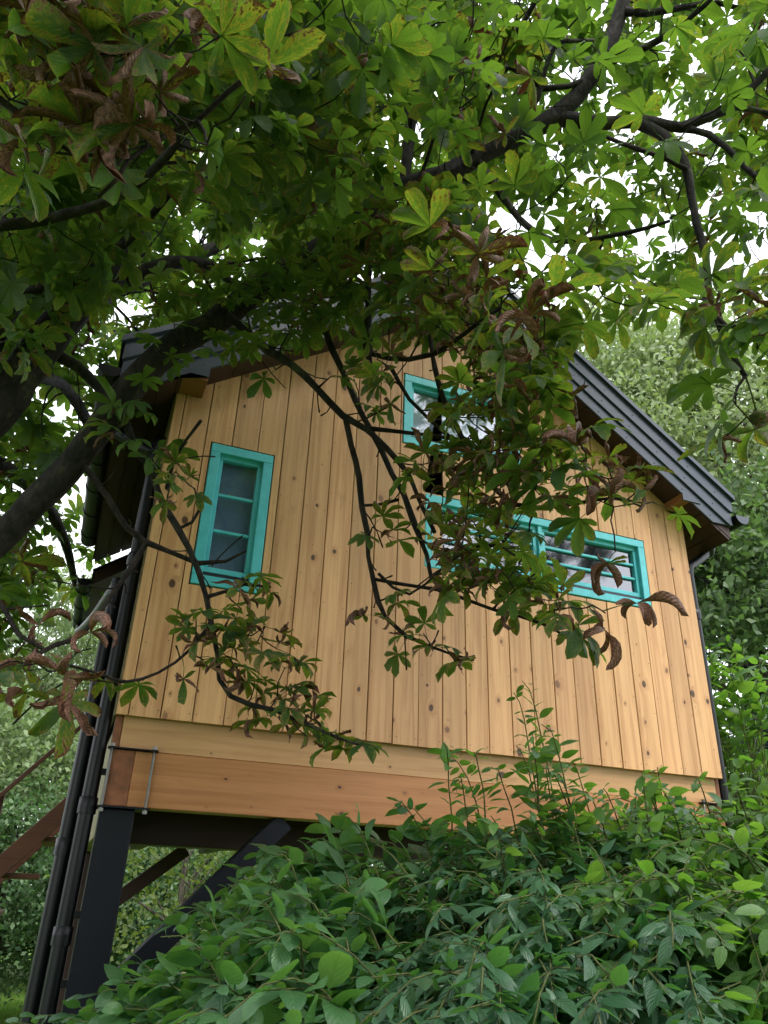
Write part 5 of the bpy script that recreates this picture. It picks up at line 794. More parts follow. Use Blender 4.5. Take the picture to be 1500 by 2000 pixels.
# floor edge: fascia, big beam, its end blocks and threaded clamps
box('fascia_board', (.038, .034, 2.118), (3.118, .095, 2.262), MAT['fascia'], cabin, .002)
box('fascia_end', (.006, .036, 2.118), (.036, .095, 2.262), MAT['endgrain'], cabin, .002)
box('fascia_end', (3.120, .036, 2.118), (3.146, .095, 2.262), MAT['endgrain'], cabin, .002)
box('floor_beam', (.105, .027, 1.902), (3.05, .13, 2.116), MAT['beam'], cabin, .003)
box('beam_end', (.010, .024, 1.902), (.1045, .13, 2.116), MAT['endgrain'], cabin, .003)
box('beam_end', (3.051, .030, 1.902), (3.145, .13, 2.116), MAT['endgrain'], cabin, .003)
for x in (.012, .178, 3.0):
    o = tube('clamp_rod', [(x, .012, 1.888), (x, .012, 2.128)], [.0055]*2, 10, MAT['zinc'], cabin)
    for z in (1.884, 2.130):
        bm = bmesh.new(); bmesh.ops.create_cone(bm, cap_ends=True, radius1=.010, radius2=.010, depth=.012, segments=6, matrix=Matrix.Translation((x, .012, z)))
        from_bm('nut', bm, MAT['zinc'], o)
for x0, x1 in ((-.004, .195), (2.985, 3.15)):
    box('clamp_plate', (x0, .004, 2.1175), (x1, .045, 2.1225), MAT['steel'], cabin); box('clamp_plate', (x0, .004, 1.894), (x1, .14, 1.9005), MAT['steel'], cabin)
# side walls, back, floor underside
bm = bmesh.new()
box('side_wall', (.004, .162, 2.27), (.10, D-.02, zl(.05)+.02), MAT['dark'], cabin)
for k in range(10):
    y0 = .028+k*(D-.06)/10
    box('side_plank', (-.006, y0+.001, 2.25), (.0035, y0+(D-.06)/10-.002, zl(-.006)+.04), MAT['rimboard'], cabin)
box('side_wall', (W-.10, .162, 2.27), (W-.004, D-.02, zl(W-.05)+.02), MAT['plank'], cabin)
box('back_wall', (.10, D-.10, 2.0), (W-.10, D-.02, zl(.1)+.1), MAT['darkwood'], cabin)
box('rim_beam', (.018, .135, 1.80), (.075, D, 2.248), MAT['rimboard'], cabin, .003)
box('rim_beam', (W-.075, .135, 1.90), (W-.018, D, 2.248), MAT['rimboard'], cabin, .003)
box('floor', (.077, .132, 1.96), (W-.077, D-.11, 2.0), MAT['rimboard'], cabin)
for k in range(7):
    x = .30+k*.42
    box('joist', (x, .75, 1.83), (x+.06, D-.11, 1.9585), MAT['darkwood'], cabin, .003)
box('cross_beam', (.077, .55, 1.795), (W-.077, .70, 1.955), MAT['darkwood'], cabin, .004)
# porch roof further back on the left side
ly = D+.06
por = prism('porch_roof', [(-.235, 3.52), (.02, 3.71), (.02, 3.81), (-.235, 3.62)], ly, 3.2, MAT['darkwood'], cabin)
for k in range(3):
    a = ly-.02+k*.38
    prism('roof_sheet', [(-.25, 3.62), (.02, 3.821), (.02, 3.829), (-.25, 3.628)], a, a+.376, MAT['metal'], por)
gutter('porch_gutter', -.29, 3.545, ly-.02, 3.2, .05, por)
box('porch_floor', (.03, D+.02, 2.1), (W-.6, 3.15, 2.2), MAT['darkwood'], cabin)
for x, y in ((.04, 3.14), (1.0, 3.14)): box('porch_post', (x, y-.1, 2.2), (x+.1, y, 3.7), MAT['darkwood'], cabin)
# steel posts and braces
def strut(name, a, b, w_, y0, y1, mat):
    a = Vector(a); b = Vector(b); d = (b-a).normalized(); n = Vector((-d.y, d.x))*(w_/2)
    return prism(name, [tuple(a+n), tuple(a-n), tuple(b-n), tuple(b+n)], y0, y1, mat, cabin, .004)
for x in (.012, 2.98):
    box('post', (x, .03, -.1), (x+.132, .155, 1.8935), MAT['steel'], cabin, .006)
strut('brace', (.10, 1.205), (.765, 1.893), .082, .05, .135, MAT['steel'])
strut('brace', (3.02, 1.205), (2.36, 1.893), .082, .05, .135, MAT['steel'])
for x in (.05, 2.98): box('post', (x, 1.75, -.1), (x+.12, 1.88, 1.80), MAT['darkwood'], cabin, .006)
strut('brace', (.13, 1.45), (.62, 1.84), .075, 1.77, 1.85, MAT['darkwood'])
for x0, x1 in ((-.3, .0), ): box('post_foot', (-.02, 0, -.05), (.18, .19, .04), MAT['zinc'], cabin, .004)

# staircase up to the porch on the left
st = thing('staircase', 'brown timber stair stringer and handrail rising left of the black downpipes', 'staircase')
def slant(name, a, b, h, y0, y1): 
    return prism(name, [(a[0], a[1]), (b[0], b[1]), (b[0], b[1]+h), (a[0], a[1]+h)], y0, y1, MAT['stairwood'], st, .003)
slant('stringer', (-1.75, .11), (-.09, 2.04), .19, 3.0, 3.06); slant('stringer', (-1.75, .11), (-.09, 2.04), .19, 3.86, 3.92)
slant('handrail', (-1.6, .90), (-.09, 2.71), .045, 3.0, 3.045)
for k in range(8):
    x = -1.62+k*.2; z = .2+k*.243
    box('tread', (x, 3.062, z), (x+.24, 3.858, z+.035), MAT['stairwood'], st, .003)
for x in (-.60, -1.1, -1.55):
    z = .11+(x+1.75)*1.163
    box('rail_post', (x, 3.062, z), (x+.075, 3.125, .96+(x+.04+1.6)*1.2), MAT['stairwood'], st, .003)

# ------------------------------------------------------------ horse chestnut tree
def leaflet(L, Wd, droop, fold, roll, twist, r, nu=9, nv=4):
    """one obovate leaflet along +X, rolled, drooping and twisted; returns V, uv."""
    us = np.linspace(0, 1, nu+1); vs_ = np.linspace(-1, 1, nv+1)
    prof = (us**1.05)*((1.0-us)**.55); prof /= prof.max(); prof = np.maximum(prof, .05)*(1+np.array([r.uniform(-.09, .09) for _ in us])); prof[-1] = .01
    x = z = 0.0; th = r.uniform(-.1, .15); V = []; UV = []
    ph = r.uniform(0, 6.28)
    for i, u in enumerate(us):
        if i:
            th -= droop/nu*(0.5+u*1.1)+r.gauss(0, .05)
            x += math.cos(th)*L/nu; z += math.sin(th)*L/nu
        half = prof[i]*Wd/2; kr = roll*(.25+u*1.0)/max(Wd/2, 1e-4)
        tw = twist*u*u
        for v in vs_:
            t = v*half
            if abs(kr*t) > 1e-3: ly_, lz_ = math.sin(kr*t)/kr, (1-math.cos(kr*t))/kr
            else: ly_, lz_ = t, 0.0
            lz_ += abs(t)*fold + .06*half*math.sin(u*17+ph+abs(v)*2)*abs(v)
            y2 = ly_*math.cos(tw)-lz_*math.sin(tw); z2 = ly_*math.sin(tw)+lz_*math.cos(tw)
            V.append((x-math.sin(th)*z2, y2, z+math.cos(th)*z2)); UV.append((u, (v+1)/2))
    return np.array(V), np.array(UV)
def thin(n0, nu, nv, ku, kv):
    """indices of a coarser grid for leaves too far off to need the full one"""
    i = sorted({round(x) for x in np.linspace(0, nu, ku+1)}); j = [round(x) for x in np.linspace(0, nv, kv+1)]
    return np.array([a*(nv+1)+b for a in i for b in j])
def strip_faces(nu, nv):
    i, j = np.meshgrid(np.arange(nu), np.arange(nv), indexing='ij'); a = (i*(nv+1)+j).ravel()
    return np.stack([a, a+nv+1, a+nv+2, a+1], 1)
def chestnut_leaf(kind, r, lo=False):
    V = []; F = []; UV = []; AG = []; SE = []; n0 = 0
    nl = r.choice((5, 6, 7, 7)) if kind != 'D' else r.choice((5, 5, 6, 7))
    pl = r.uniform(.09, .14)
    spread = math.radians(r.uniform(225, 285)); base_age = {'A': .03, 'B': .27, 'C': .36, 'D': .60}[kind]
    for k in range(nl):
        f = (k/(nl-1)-.5)*2; ang = f*spread/2+r.uniform(-.09, .09)
        L = (.185-.085*abs(f)**1.4)*r.uniform(.88, 1.08); Wd = L*r.uniform(.32, .40)
        da = 0.0
        if kind == 'A': a = (r.uniform(.35, 1.3), r.uniform(.05, .3), r.uniform(-.15, .25), r.uniform(-.25, .25))
        elif kind == 'B': a = (r.uniform(.3, 1.1), r.uniform(.05, .3), r.uniform(-.2, .6), r.uniform(-.5, .5))
        elif r.random() < (.34 if kind == 'C' else .85):
            a = (r.choice((-1, 1, 1))*r.uniform(.1, 2.4), r.uniform(.1, .7), r.uniform(1.4, 3.6), r.uniform(-2.4, 2.4)); da = .60-base_age
        else: a = (r.uniform(-.6, 1.5), r.uniform(.15, .5), r.uniform(.2, 1.2), r.uniform(-1.0, 1.0)); da = .34-base_age
        v, uv = leaflet(L, Wd, *a, r)
        ca, sa = math.cos(ang), math.sin(ang)
        v = np.stack([v[:, 0]*ca-v[:, 1]*sa+pl, v[:, 0]*sa+v[:, 1]*ca, v[:, 2]], 1)
        if da > .1:      # dead leaflets crumple and shrink
            v = v*np.array([1, r.uniform(.55, 1), 1])+np.array([[r.gauss(0, 1), r.gauss(0, 1), r.gauss(0, 1)] for _ in v])*(Wd*.075)*uv[:, :1]
        fc = strip_faces(9, 4)
        if lo: ix = thin(0, 9, 4, 5, 2); v = v[ix]; uv = uv[ix]; fc = strip_faces(5, 2)
        V.append(v); UV.append(uv); F.append(fc+n0); n0 += len(v)
        AG.append(np.full(len(v), base_age+da+r.uniform(-.08, .08))); SE.append(np.full(len(v), r.random()))
    # petiole
    P = np.array([(0, 0, 0), (pl*.5, r.uniform(-.008, .008), .006), (pl, 0, 0)]); v, f, c = tube_np(P, [.0028, .0018, .0018], 4)
    V.append(v); F.append(f+n0); UV.append(np.full((len(v), 2), .5)); AG.append(np.full(len(v), -.5)); SE.append(np.full(len(v), .5))
    return np.vstack(V), np.vstack(F), np.vstack(UV), np.concatenate(AG), np.concatenate(SE)
lr = random.Random(4)
KINDS = {'A': 6, 'B': 8, 'C': 10, 'D': 8}
TPL = {k: [chestnut_leaf(k, random.Random(f'{k}{i}')) for i in range(n)] for k, n in KINDS.items()}
TPL_LO = {k: [chestnut_leaf(k, random.Random(f'{k}{i}'), True) for i in range(n)] for k, n in KINDS.items()}
MIX = {'N': 'BBBCCDDBA', 'G': 'AABABBABC', 'A': 'AAAABAABC', 'B': 'BBBAB', 'C': 'BCBDCBAC', 'S': 'BCCBCBDC', 'D': 'DCCD'}

tree = thing('horse_chestnut_tree', 'old horse chestnut with spreading dark limbs and half browned leaves hanging over the cabin', 'tree')
nodes = []; nrad = []
tp = Vector(TRUNK_TOP)
tube('trunk', [(-1.45, -.02, -.15), (-1.42, -.05, .25), (-1.33, -.1, .9), (-1.22, -.16, 1.6), (-1.1, -.2, 2.2), (-1.0, -.2, 2.6), (-.95, -.18, 3.0)], [.36, .27, .23, .215, .20, .17, .10], 20, MAT['bark'], tree, .03)
for pl in LIMBS:
    P = [p[:3] for p in pl]; R = [p[3] for p in pl]
    Ps, Rs = smooth_path(P, R, .06)
    if Rs[0] < .02:           # thin twiggy limbs wander a little
        Ps = Ps+np.cumsum(nrg.normal(0, .0022, Ps.shape), axis=0)*np.linspace(0, 1, len(Ps))[:, None]
    V, F, cap = tube_np(Ps, Rs, 14 if Rs[0] > .02 else 7, .05 if Rs[0] > .02 else .12)
    mesh_np('branch', V, F, MAT['bark'] if Rs[0] > .012 else MAT['twig'], tree, True)
    nodes.append(Ps); nrad.append(Rs)
# two limbs spring from the trunk towards the unseen far side of the crown
for P in ([(-1.1, -.2, 2.2), (-1.9, .2, 3.4), (-2.9, .7, 4.6), (-3.6, 1.0, 5.6)], [(-1.0, -.2, 2.6), (-1.6, -1.2, 3.9), (-2.0, -2.4, 5.0)], [(-1.0, -.2, 2.6), (-1.2, 1.2, 4.4), (-1.0, 2.6, 6.0), (-.4, 3.8, 7.0)], [(-.95, -.18, 3.0), (-.5, -1.0, 4.8), (.4, -1.4, 6.0), (1.5, -1.5, 6.6)]):
    Ps, Rs = smooth_path(P, [.12, .09, .06, .02][:len(P)], .1); V, F, cap = tube_np(Ps, Rs, 10, .05)
    mesh_np('branch', V, F, MAT['bark'], tree, True); nodes.append(Ps); nrad.append(Rs)
# limbs that leave the picture join the trunk
for pl in LIMBS:
    p0 = Vector(pl[0][:3])
    if pl[0][3] > .02 and p0.x < -.75 and (p0-tp).length > .25 and pl[0][3] > .03:
        mid = (p0+tp)/2+Vector((0, 0, .06))
        tube('branch', [tuple(tp), tuple(mid), tuple(p0)], [pl[0][3]*1.15, pl[0][3]*1.05, pl[0][3]], 14, MAT['bark'], tree, .05)
NP = np.vstack(nodes); NR = np.concatenate(nrad)
ok_ = (NR > .0025)
NP, NR = NP[ok_], NR[ok_]
def crown_extra(n):
    """leaf clusters of the crown outside the frame, round the rest of the tree"""
    out = []
    while len(out) < n:
        p = np.array([lr.uniform(-4.6, 1.5), lr.uniform(-5.2, 3.6), lr.uniform(3.2, 7.6)])
        q = (p-np.array([-1.6, -.9, 5.2]))/np.array([3.2, 4.2, 2.4])
        if q.dot(q) > 1 or q.dot(q) < .25: continue
        d = Vector(p)-CAM
        if d.length < 1.6: continue
        a, b, c = d.dot(rt), d.dot(up), d.dot(fw)
        if c > 0 and abs(a/c) < .62 and abs(b/c) < .80: continue
        if -.6 < p[0] < 3.8 and -.5 < p[1] < 2.4: continue
        out.append((*p, 5, 'G', 1.0))
    return out
anch = list(ANCHORS)+crown_extra(112)
tw = TubeSet()
leaves = []         # (matrix 3x4, kind, variant, size, distance)
order = sorted(range(len(anch)), key=lambda i: float(np.min(np.sum((NP-np.array(anch[i][:3]))**2, axis=1))))
pts = [NP]; rad = [NR]
def frame(X, Zh):
    X = X.normalized(); Y = Zh.cross(X)
    if Y.length < 1e-4: Y = Vector((0, 1, 0))
    Y.normalize(); Zv = X.cross(Y)
    return Matrix((X, Y, Zv)).transposed()
for i in order:
    ax, ay, az, k, mixn, s = anch[i]
    p = np.array((ax, ay, az)); allp = np.vstack(pts); allr = np.concatenate(rad)
    dd = np.linalg.norm(allp-p, axis=1)
    below = np.where(allr > .0018)[0]
    j = below[np.argmin(dd[below])]
    q = allp[j]; r0 = min(allr[j]*.75, .0055+.004*dd[j]); L = dd[j]
    dirv = Vector(p-q)
    if L > .03:
        n = max(3, int(L/.07)+2); t = np.linspace(0, 1, n)[:, None]
        side = np.array([lr.gauss(0, .12), lr.gauss(0, .12), lr.gauss(-.05, .10)])*L
        Pt = q+(p-q)*t+side*(t*(1-t))*2+nrg.normal(0, .006, (n, 3))*np.minimum(1, t*3)*(t < .99)
        Rt = np.linspace(max(r0, .0026), .0024 if s > .7 else .0019, n)
        tw.add(Pt, Rt, 5); pts.append(Pt[1:]); rad.append(Rt[1:])
        td = Vector(Pt[-1]-Pt[-2]).normalized()
    else: td = Vector((lr.gauss(0, 1), lr.gauss(0, 1), -.2)).normalized()
    h = Vector((td.x, td.y, td.z*.4)); h = h.normalized() if h.length > .05 else Vector((0, 0, 1))
    az0 = lr.uniform(0, 6.28)
    e1 = h.orthogonal().normalized(); e2 = h.cross(e1)
    for m_ in range(k):
        a_ = az0+m_*2*math.pi/k+lr.uniform(-.4, .4)
        X = h*lr.uniform(.25, .9)+(e1*math.cos(a_)+e2*math.sin(a_))*.8
        X.z = X.z*.6+lr.uniform(-.35, .2)
        Zh = Vector((lr.gauss(0, .28), lr.gauss(0, .28), 1))
        kd = lr.choice(MIX[mixn]); vi = lr.randrange(KINDS[kd])
        sz = s*lr.uniform(.82, 1.15)
        R3 = frame(X, Zh)
        pos = Vector(p)-td*lr.uniform(0, .03)
        hub = pos+R3 @ Vector((.13*sz, 0, 0))
        if -.35 < hub.x < 3.4 and -.20 < hub.y < 2.2 and hub.z < zl(hub.x)+.35 and hub.z > 1.8: continue
        leaves.append((R3, pos, kd, vi, sz, (hub-CAM).length))
# long bare twigs wandering off the middle limbs
for li, pl in enumerate(LIMBS):
    if len(pl) < 5: continue
    Ps, Rs = smooth_path([q[:3] for q in pl], [q[3] for q in pl], .1)
    for i in range(3, len(Ps)-1):
        if Rs[i] < .008 or Rs[i] > .06 or lr.random() > .30: continue
        td = Vector(Ps[i+1]-Ps[i-1]).normalized(); e = td.orthogonal().normalized(); e.rotate(Matrix.Rotation(lr.uniform(0, 6.28), 3, td))
        L = lr.uniform(.25, .8); dv = (e*.9+td*.5+Vector((0, 0, lr.uniform(-.3, .3)))).normalized(); q = np.array(Ps[i])
        if (Vector(q)+dv*L-CAM).length < 1.8 or q[2] < 4.0: continue
        n = 9; t = np.linspace(0, 1, n)[:, None]; w_ = np.cumsum(nrg.normal(0, .022*L, (n, 3)), axis=0); w_[:, 2] += (np.linspace(0, 1, n)**2)*lr.uniform(-.1, .25)*L
        tw.add(q+np.array(dv)*L*t+w_*t, np.linspace(min(.009, Rs[i]*.45), .0022, n), 5)
# short bare spurs with buds along the thinner limbs
for pl in LIMBS:
    if pl[0][3] > .026: continue
    Ps, Rs = smooth_path([q[:3] for q in pl], [q[3] for q in pl], .05)
    for i in range(2, len(Ps)-1):
        if lr.random() > .42: continue
        td = Vector(Ps[i+1]-Ps[i-1]).normalized(); e = td.orthogonal().normalized(); e.rotate(Matrix.Rotation(lr.uniform(0, 6.28), 3, td))
        L = lr.choice((.03, .05, .08, .13, .2)); dv = (e*.8+td*.6).normalized(); q = np.array(Ps[i])
        b = np.array(dv)*L; k = np.array([lr.gauss(0, .2), lr.gauss(0, .2), lr.gauss(.1, .2)])*L
        tw.add(np.array([q, q+b*.35+k*.3, q+b*.7+k*.8, q+b+k*1.5, q+b*1.04+k*1.6]), [min(.0034, Rs[i]*.7), .0028, .0023, .0036, .0015], 5)
tag(tw.build('twigs', MAT['twig'], tree), kind='stuff')
def seen(p):
    d = p-CAM; a, b, c = d.dot(rt), d.dot(up), d.dot(fw)
    return c > .3 and abs(a/c) < .52 and abs(b/c) < .69
def lay_leaves(leaves, tpl, name, stuff, mat, parent, nmax=300, tpl_lo=None):
    """the leaves that show largest become parts; the rest one foliage part"""
    rank = sorted(range(len(leaves)), key=lambda i: -(leaves[i][4]/leaves[i][5] if seen(leaves[i][1]) else 0))
    big = set(rank[:nmax]); cache = {}
    VV = []; FF = []; UU = []; AA = []; SS = []; n0 = 0
    for i, (R3, pos, kd, vi, sz, d) in enumerate(leaves):
        V, F, UV, AG, SE = (tpl_lo if tpl_lo and i not in big and sz/d < .26 else tpl)[kd][vi]
        if i in big:
            if (kd, vi) not in cache:
                o = mesh_np(name, V, F, mat, parent, True, UV, {'age': AG, 'seed': SE}); cache[(kd, vi)] = o
            else:
                o = cache[(kd, vi)].copy(); COL.objects.link(o); o.parent = parent
            m4 = (R3*sz).to_4x4(); m4.translation = pos; o.matrix_local = m4
        else:
            A = np.array(R3)*sz
            VV.append(V @ A.T+np.array(pos)); FF.append(F+n0); UU.append(UV); AA.append(AG); SS.append((SE+lr.random()*3.1) % 1.0); n0 += len(V)
    if VV: tag(mesh_np(stuff, np.vstack(VV), np.vstack(FF), mat, parent, True, np.vstack(UU), {'age': np.concatenate(AA), 'seed': np.concatenate(SS)}), kind='stuff')
lay_leaves(leaves, TPL, 'leaf', 'foliage', MAT['chestnut'], tree, 300, TPL_LO)
# spiny fruit hanging at the right edge
bm = bmesh.new(); bmesh.ops.create_icosphere(bm, subdivisions=3, radius=.024)
for v in list(bm.verts):
    if lr.random() < .16: v.co *= 1.28
for v in bm.verts: v.co += Vector(BURR)
from_bm('fruit', bm, MAT['cane'], tree, True)
bp = np.array(BURR); jb = np.argmin(np.linalg.norm(NP-bp, axis=1))
tube('fruit_stalk', [tuple(NP[jb]), tuple((NP[jb]+bp)/2+np.array([0, 0, .05])), tuple(bp+np.array([0, 0, .02]))], [.004, .003, .003], 5, MAT['cane'], tree)

# ------------------------------------------------------------ shrubs in front of the cabin
def simple_leaf(L, Wd, tipw, droop, fold, r, nu=7, nv=4, wav=.05):
    us = np.linspace(0, 1, nu+1); vs_ = np.linspace(-1, 1, nv+1)
    prof = (us**.62)*((1-us)**tipw); prof /= prof.max(); prof = np.maximum(prof, .03); prof[-1] = .01
    x = z = 0; th = .15; V = []; UV = []; ph = r.uniform(0, 6)
    for i, u in enumerate(us):
        if i: th -= droop/nu*(.4+1.2*u); x += math.cos(th)*L/nu; z += math.sin(th)*L/nu
        half = prof[i]*Wd/2
        for v in vs_:
            y = v*half*(1-.1*fold); zz = abs(v)*half*fold-(v*v)*half*.25+wav*half*math.sin(u*11+ph)*v
            V.append((x-math.sin(th)*zz+.012, y, z+math.cos(th)*zz)); UV.append((u, (v+1)/2))
    V = np.array(V); UV = np.array(UV); F = strip_faces(nu, nv)
    P = np.array([(0, 0, 0), (.006, 0, .001), (.013, 0, .001)]); v, f, c = tube_np(P, [.0012, .001, .001], 3)
    n = len(V)
    return np.vstack([V, v]), np.vstack([F, f+n]), np.vstack([UV, np.full((len(v), 2), .5)]), np.zeros(n+len(v)), np.full(n+len(v), r.random())
sr = random.Random(9)
T_DOG = {'x': [simple_leaf(.085, .052, .75, sr.uniform(.3, 1.1), sr.uniform(.1, .4), sr) for _ in range(7)]}
T_ORA = {'x': [simple_leaf(.088, sr.uniform(.030, .040), 1.05, sr.uniform(.2, .9), sr.uniform(.15, .5), sr) for _ in range(7)]}
T_BRI = {'x': [simple_leaf(.080, sr.uniform(.036, .046), .95, sr.uniform(.2, 1.0), sr.uniform(.1, .5), sr) for _ in range(7)]}
def shrub(name, label, canes, tpl, mat, leafscale, spacing, comb, length, minr=.0022):
    """canes: list of (root, tip, arch).  Leaf pairs sit along the outer part of each cane."""
    t_ = thing(name, label, 'shrub')
    cs = TubeSet(); lv = []; big = 0
    for root, tip, arch in canes:
        root = np.array(root); tip = np.array(tip); n = 16; t = np.linspace(0, 1, n)[:, None]
        d = tip-root; hor = np.array([d[0], d[1], 0])
        P = root+hor*(t**1.7)+np.array([0, 0, 1.0])*(d[2]+arch)*(1-(1-t)**1.6)-np.array([0, 0, 1.0])*arch*t**3.2
        P = P+np.cumsum(nrg.normal(0, .004, P.shape), axis=0)*t
        R = np.linspace(.006, minr*.6, n)
        cs.add(P, R, 5)
        seg = np.linalg.norm(np.diff(P, axis=0), axis=1); S = np.concatenate([[0], np.cumsum(seg)]); tot = S[-1]
        s = max(.0, tot-length*sr.uniform(.7, 1.2)); k = 0
        while s < tot:
            i = min(np.searchsorted(S, s, 'right')-1, n-2); f = (s-S[i])/max(seg[i], 1e-6); p = P[i]*(1-f)+P[i+1]*f
            td = Vector(P[i+1]-P[i]).normalized(); e1 = td.cross(Vector((0, 0, 1)))
            if e1.length < .1: e1 = Vector((1, 0, 0))
            e1.normalize(); e2 = td.cross(e1)
            if k % 2: e1, e2 = (e1*.75+e2*.65).normalized(), e2
            taper = 1-.45*max(0, (s-tot+.15)/.15)
            for sg in (-1, 1):
                X = e1*sg*.75+td*sr.uniform(.3, .8)+Vector(comb)*sr.uniform(.4, 1.1)+Vector((sr.gauss(0, .26), sr.gauss(0, .26), sr.gauss(0, .24)))
                Zh = Vector((sr.gauss(0, .4), sr.gauss(-.1, .4), 1))
                sz = leafscale*sr.uniform(.55, 1.25)*taper
                pos = Vector(p); R3 = frame(X, Zh)
                if pos.y > -.03 and -.05 < pos.x < 3.25 and pos.z > 1.75: continue
                lv.append((R3, pos, 'x', sr.randrange(7), sz, (pos-CAM).length))
            s += spacing*sr.uniform(.75, 1.25); k += 1
    tag(cs.build('stems', MAT['cane'], t_), kind='stuff')
    lay_leaves(lv, tpl, 'leaf', 'foliage', mat, t_)
    print(name, len(lv))
    return t_
def topz(x, y):
    """height of the shrub mass above the ground"""
    d = math.hypot(x-CAM.x, y-CAM.y)
    lat = ((x-CAM.x)*RIGHT.x+(y-CAM.y)*RIGHT.y)/max(d, .1)
    return 1.42+(.37+.06*min(1, max(0, lat/.35)))*min(1, max(0, (d-1.2)/1.6))
RIGHT = Vector((rt.x, rt.y)).normalized()
FWD = Vector((fw.x, fw.y)).normalized()
def place(lat, d):                      # metres to the right of and ahead of the spot where the photographer stood
    q = Vector((CAM.x, CAM.y))+RIGHT*lat+FWD*d; return q.x, q.y
can_d, can_o, can_r = [], [], []
for _ in range(240):
    d = sr.uniform(1.35, 3.0); x, y = place(sr.uniform(-.42, -.02)*d, d)
    z = topz(x, y)-.02-abs(sr.gauss(0, .13)) - max(0, (-.14-(( (x-CAM.x)*RIGHT.x+(y-CAM.y)*RIGHT.y)/d)))*.78*d
    rx, ry = place(sr.uniform(-.15, .5), sr.uniform(1.7, 2.9)); can_d.append(((rx, ry, 0), (x, y, z), sr.uniform(.05, .35)))
for _ in range(470):
    d = sr.uniform(1.25, 3.0); x, y = place(sr.uniform(-.10, .40)*d, d)
    z = topz(x, y)+.02-abs(sr.gauss(0, .15))-max(0, .06-((x-CAM.x)*RIGHT.x+(y-CAM.y)*RIGHT.y)/d)*.6*d
    rx, ry = place(sr.uniform(.3, 1.1), sr.uniform(1.9, 2.9)); can_o.append(((rx, ry, 0), (x, y, z), sr.uniform(.10, .45)))
for _ in range(380):
    d = sr.uniform(1.5, 3.1); x, y = place(sr.uniform(.22, .62)*d, d)
    z = topz(x, y)+.03-abs(sr.gauss(0, .15))
    rx, ry = place(sr.uniform(.9, 1.7), sr.uniform(2.0, 3.0)); can_r.append(((rx, ry, 0), (x, y, z), sr.uniform(.12, .5)))
# tall shoots standing clear of the mass
for lat, d, z in ((.40, 2.45, 2.20), (.47, 2.5, 2.30), (.52, 2.45, 2.12), (.60, 2.45, 2.0), (.44, 2.4, 2.05), (.55, 2.4, 2.0)):
    x, y = place(lat, d); can_r.append(((x+.25, y+.1, 0), (x, y, z), .03))
for _ in range(34):
    d = sr.uniform(2.2, 2.6); lat = sr.uniform(.25, 1.3); x, y = place(lat, d); rx, ry = place(lat+sr.uniform(.0, .35), d+.25)
    can_r.append(((rx, ry, 0), (x-.08, y-.1, sr.uniform(1.78, 2.03)), sr.uniform(.06, .2)))
for lat, d, z in ((.62, 2.4, 1.95), (.80, 2.35, 1.95), (.95, 2.4, 1.98), (1.05, 2.4, 1.96), (1.15, 2.45, 1.93), (1.22, 2.4, 1.86), (.72, 2.2, 1.86), (1.0, 2.2, 1.84), (.88, 2.3, 1.92), (1.1, 2.3, 1.9)):
    x, y = place(lat, d); rx, ry = place(lat+.25, d+.3); can_r.append(((rx, ry, 0), (x-.1, y-.1, z-.05), .16))
for lat, d, z in ((-.10, 2.4, 1.80), (-.30, 2.2, 1.66), (.05, 2.6, 1.88), (-.45, 1.9, 1.50), (.12, 2.6, 1.88)):
    x, y = place(lat, d); rx, ry = place(lat+.35, d+.2); can_d.append(((rx, ry, 0), (x, y, z), .10))
shrub('dogwood_shrub', 'dogwood shrub with broad ribbed oval leaves at the foot of the steel post', can_d, T_DOG, MAT['dogwood'], 1.0, .050, (0, -.1, -.25), .62)
shrub('mock_orange_shrub', 'dense shrub with narrow blue green drooping leaves below the middle of the timber beam', can_o, T_ORA, MAT['orange'], .80, .036, (-.15, -.2, -.60), .64)
shrub('flowering_shrub', 'lighter green shrub with tall shoots reaching up past the right half of the beam', can_r, T_BRI, MAT['bright'], .82, .038, (.25, -.2, -.45), .60)
# leggy bush beyond the right corner of the cabin
can_b = []
for _ in range(165):
    tx, ty = 3.72+sr.gauss(0, .28), .5+sr.gauss(0, .5)
    if tx < 3.3: tx = 3.3+sr.random()*.2
    can_b.append(((3.75+sr.uniform(-.15, .15), .5+sr.uniform(-.3, .3), 0), (tx, ty, sr.uniform(1.75, 3.15)), sr.uniform(.0, .15)))
shrub('elder_bush', 'leggy bush with layered light green leaves right of the cabin corner', can_b, T_BRI, MAT['bright'], 1.3, .07, (0, 0, .02), .50)

# ------------------------------------------------------------ background trees and bushes
def leafcloud(C, N, size, upbias, aspect=.55, hang=0.0):
    """N small folded leaves at positions C."""
    n = len(C)
    nrm = nrg.normal(size=(n, 3)); nrm[:, 2] += upbias; nrm /= np.linalg.norm(nrm, axis=1)[:, None]
    t = nrg.normal(size=(n, 3)); t[:, 2] -= hang; t -= nrm*(t*nrm).sum(1)[:, None]; t /= np.linalg.norm(t, axis=1)[:, None]
    b = np.cross(nrm, t); s = (size*nrg.uniform(.6, 1.25, n))[:, None]
    V = np.stack([C-t*s*.5, C+b*s*aspect*.5+nrm*s*.1, C+t*s*.5, C-b*s*aspect*.5+nrm*s*.1], 1).reshape(-1, 3)
    F = np.arange(n*4).reshape(n, 4)
    return V, F, np.repeat(nrg.random(n), 4)
def clumps(center, radii, n, spread, shell=.55):
    """clump centres through an ellipsoid, then leaves gathered round each"""
    d = nrg.normal(size=(n, 3)); d /= np.linalg.norm(d, axis=1)[:, None]
    r = (shell+(1-shell)*nrg.random(n))**.6
    return np.array(center)+d*r[:, None]*np.array(radii)
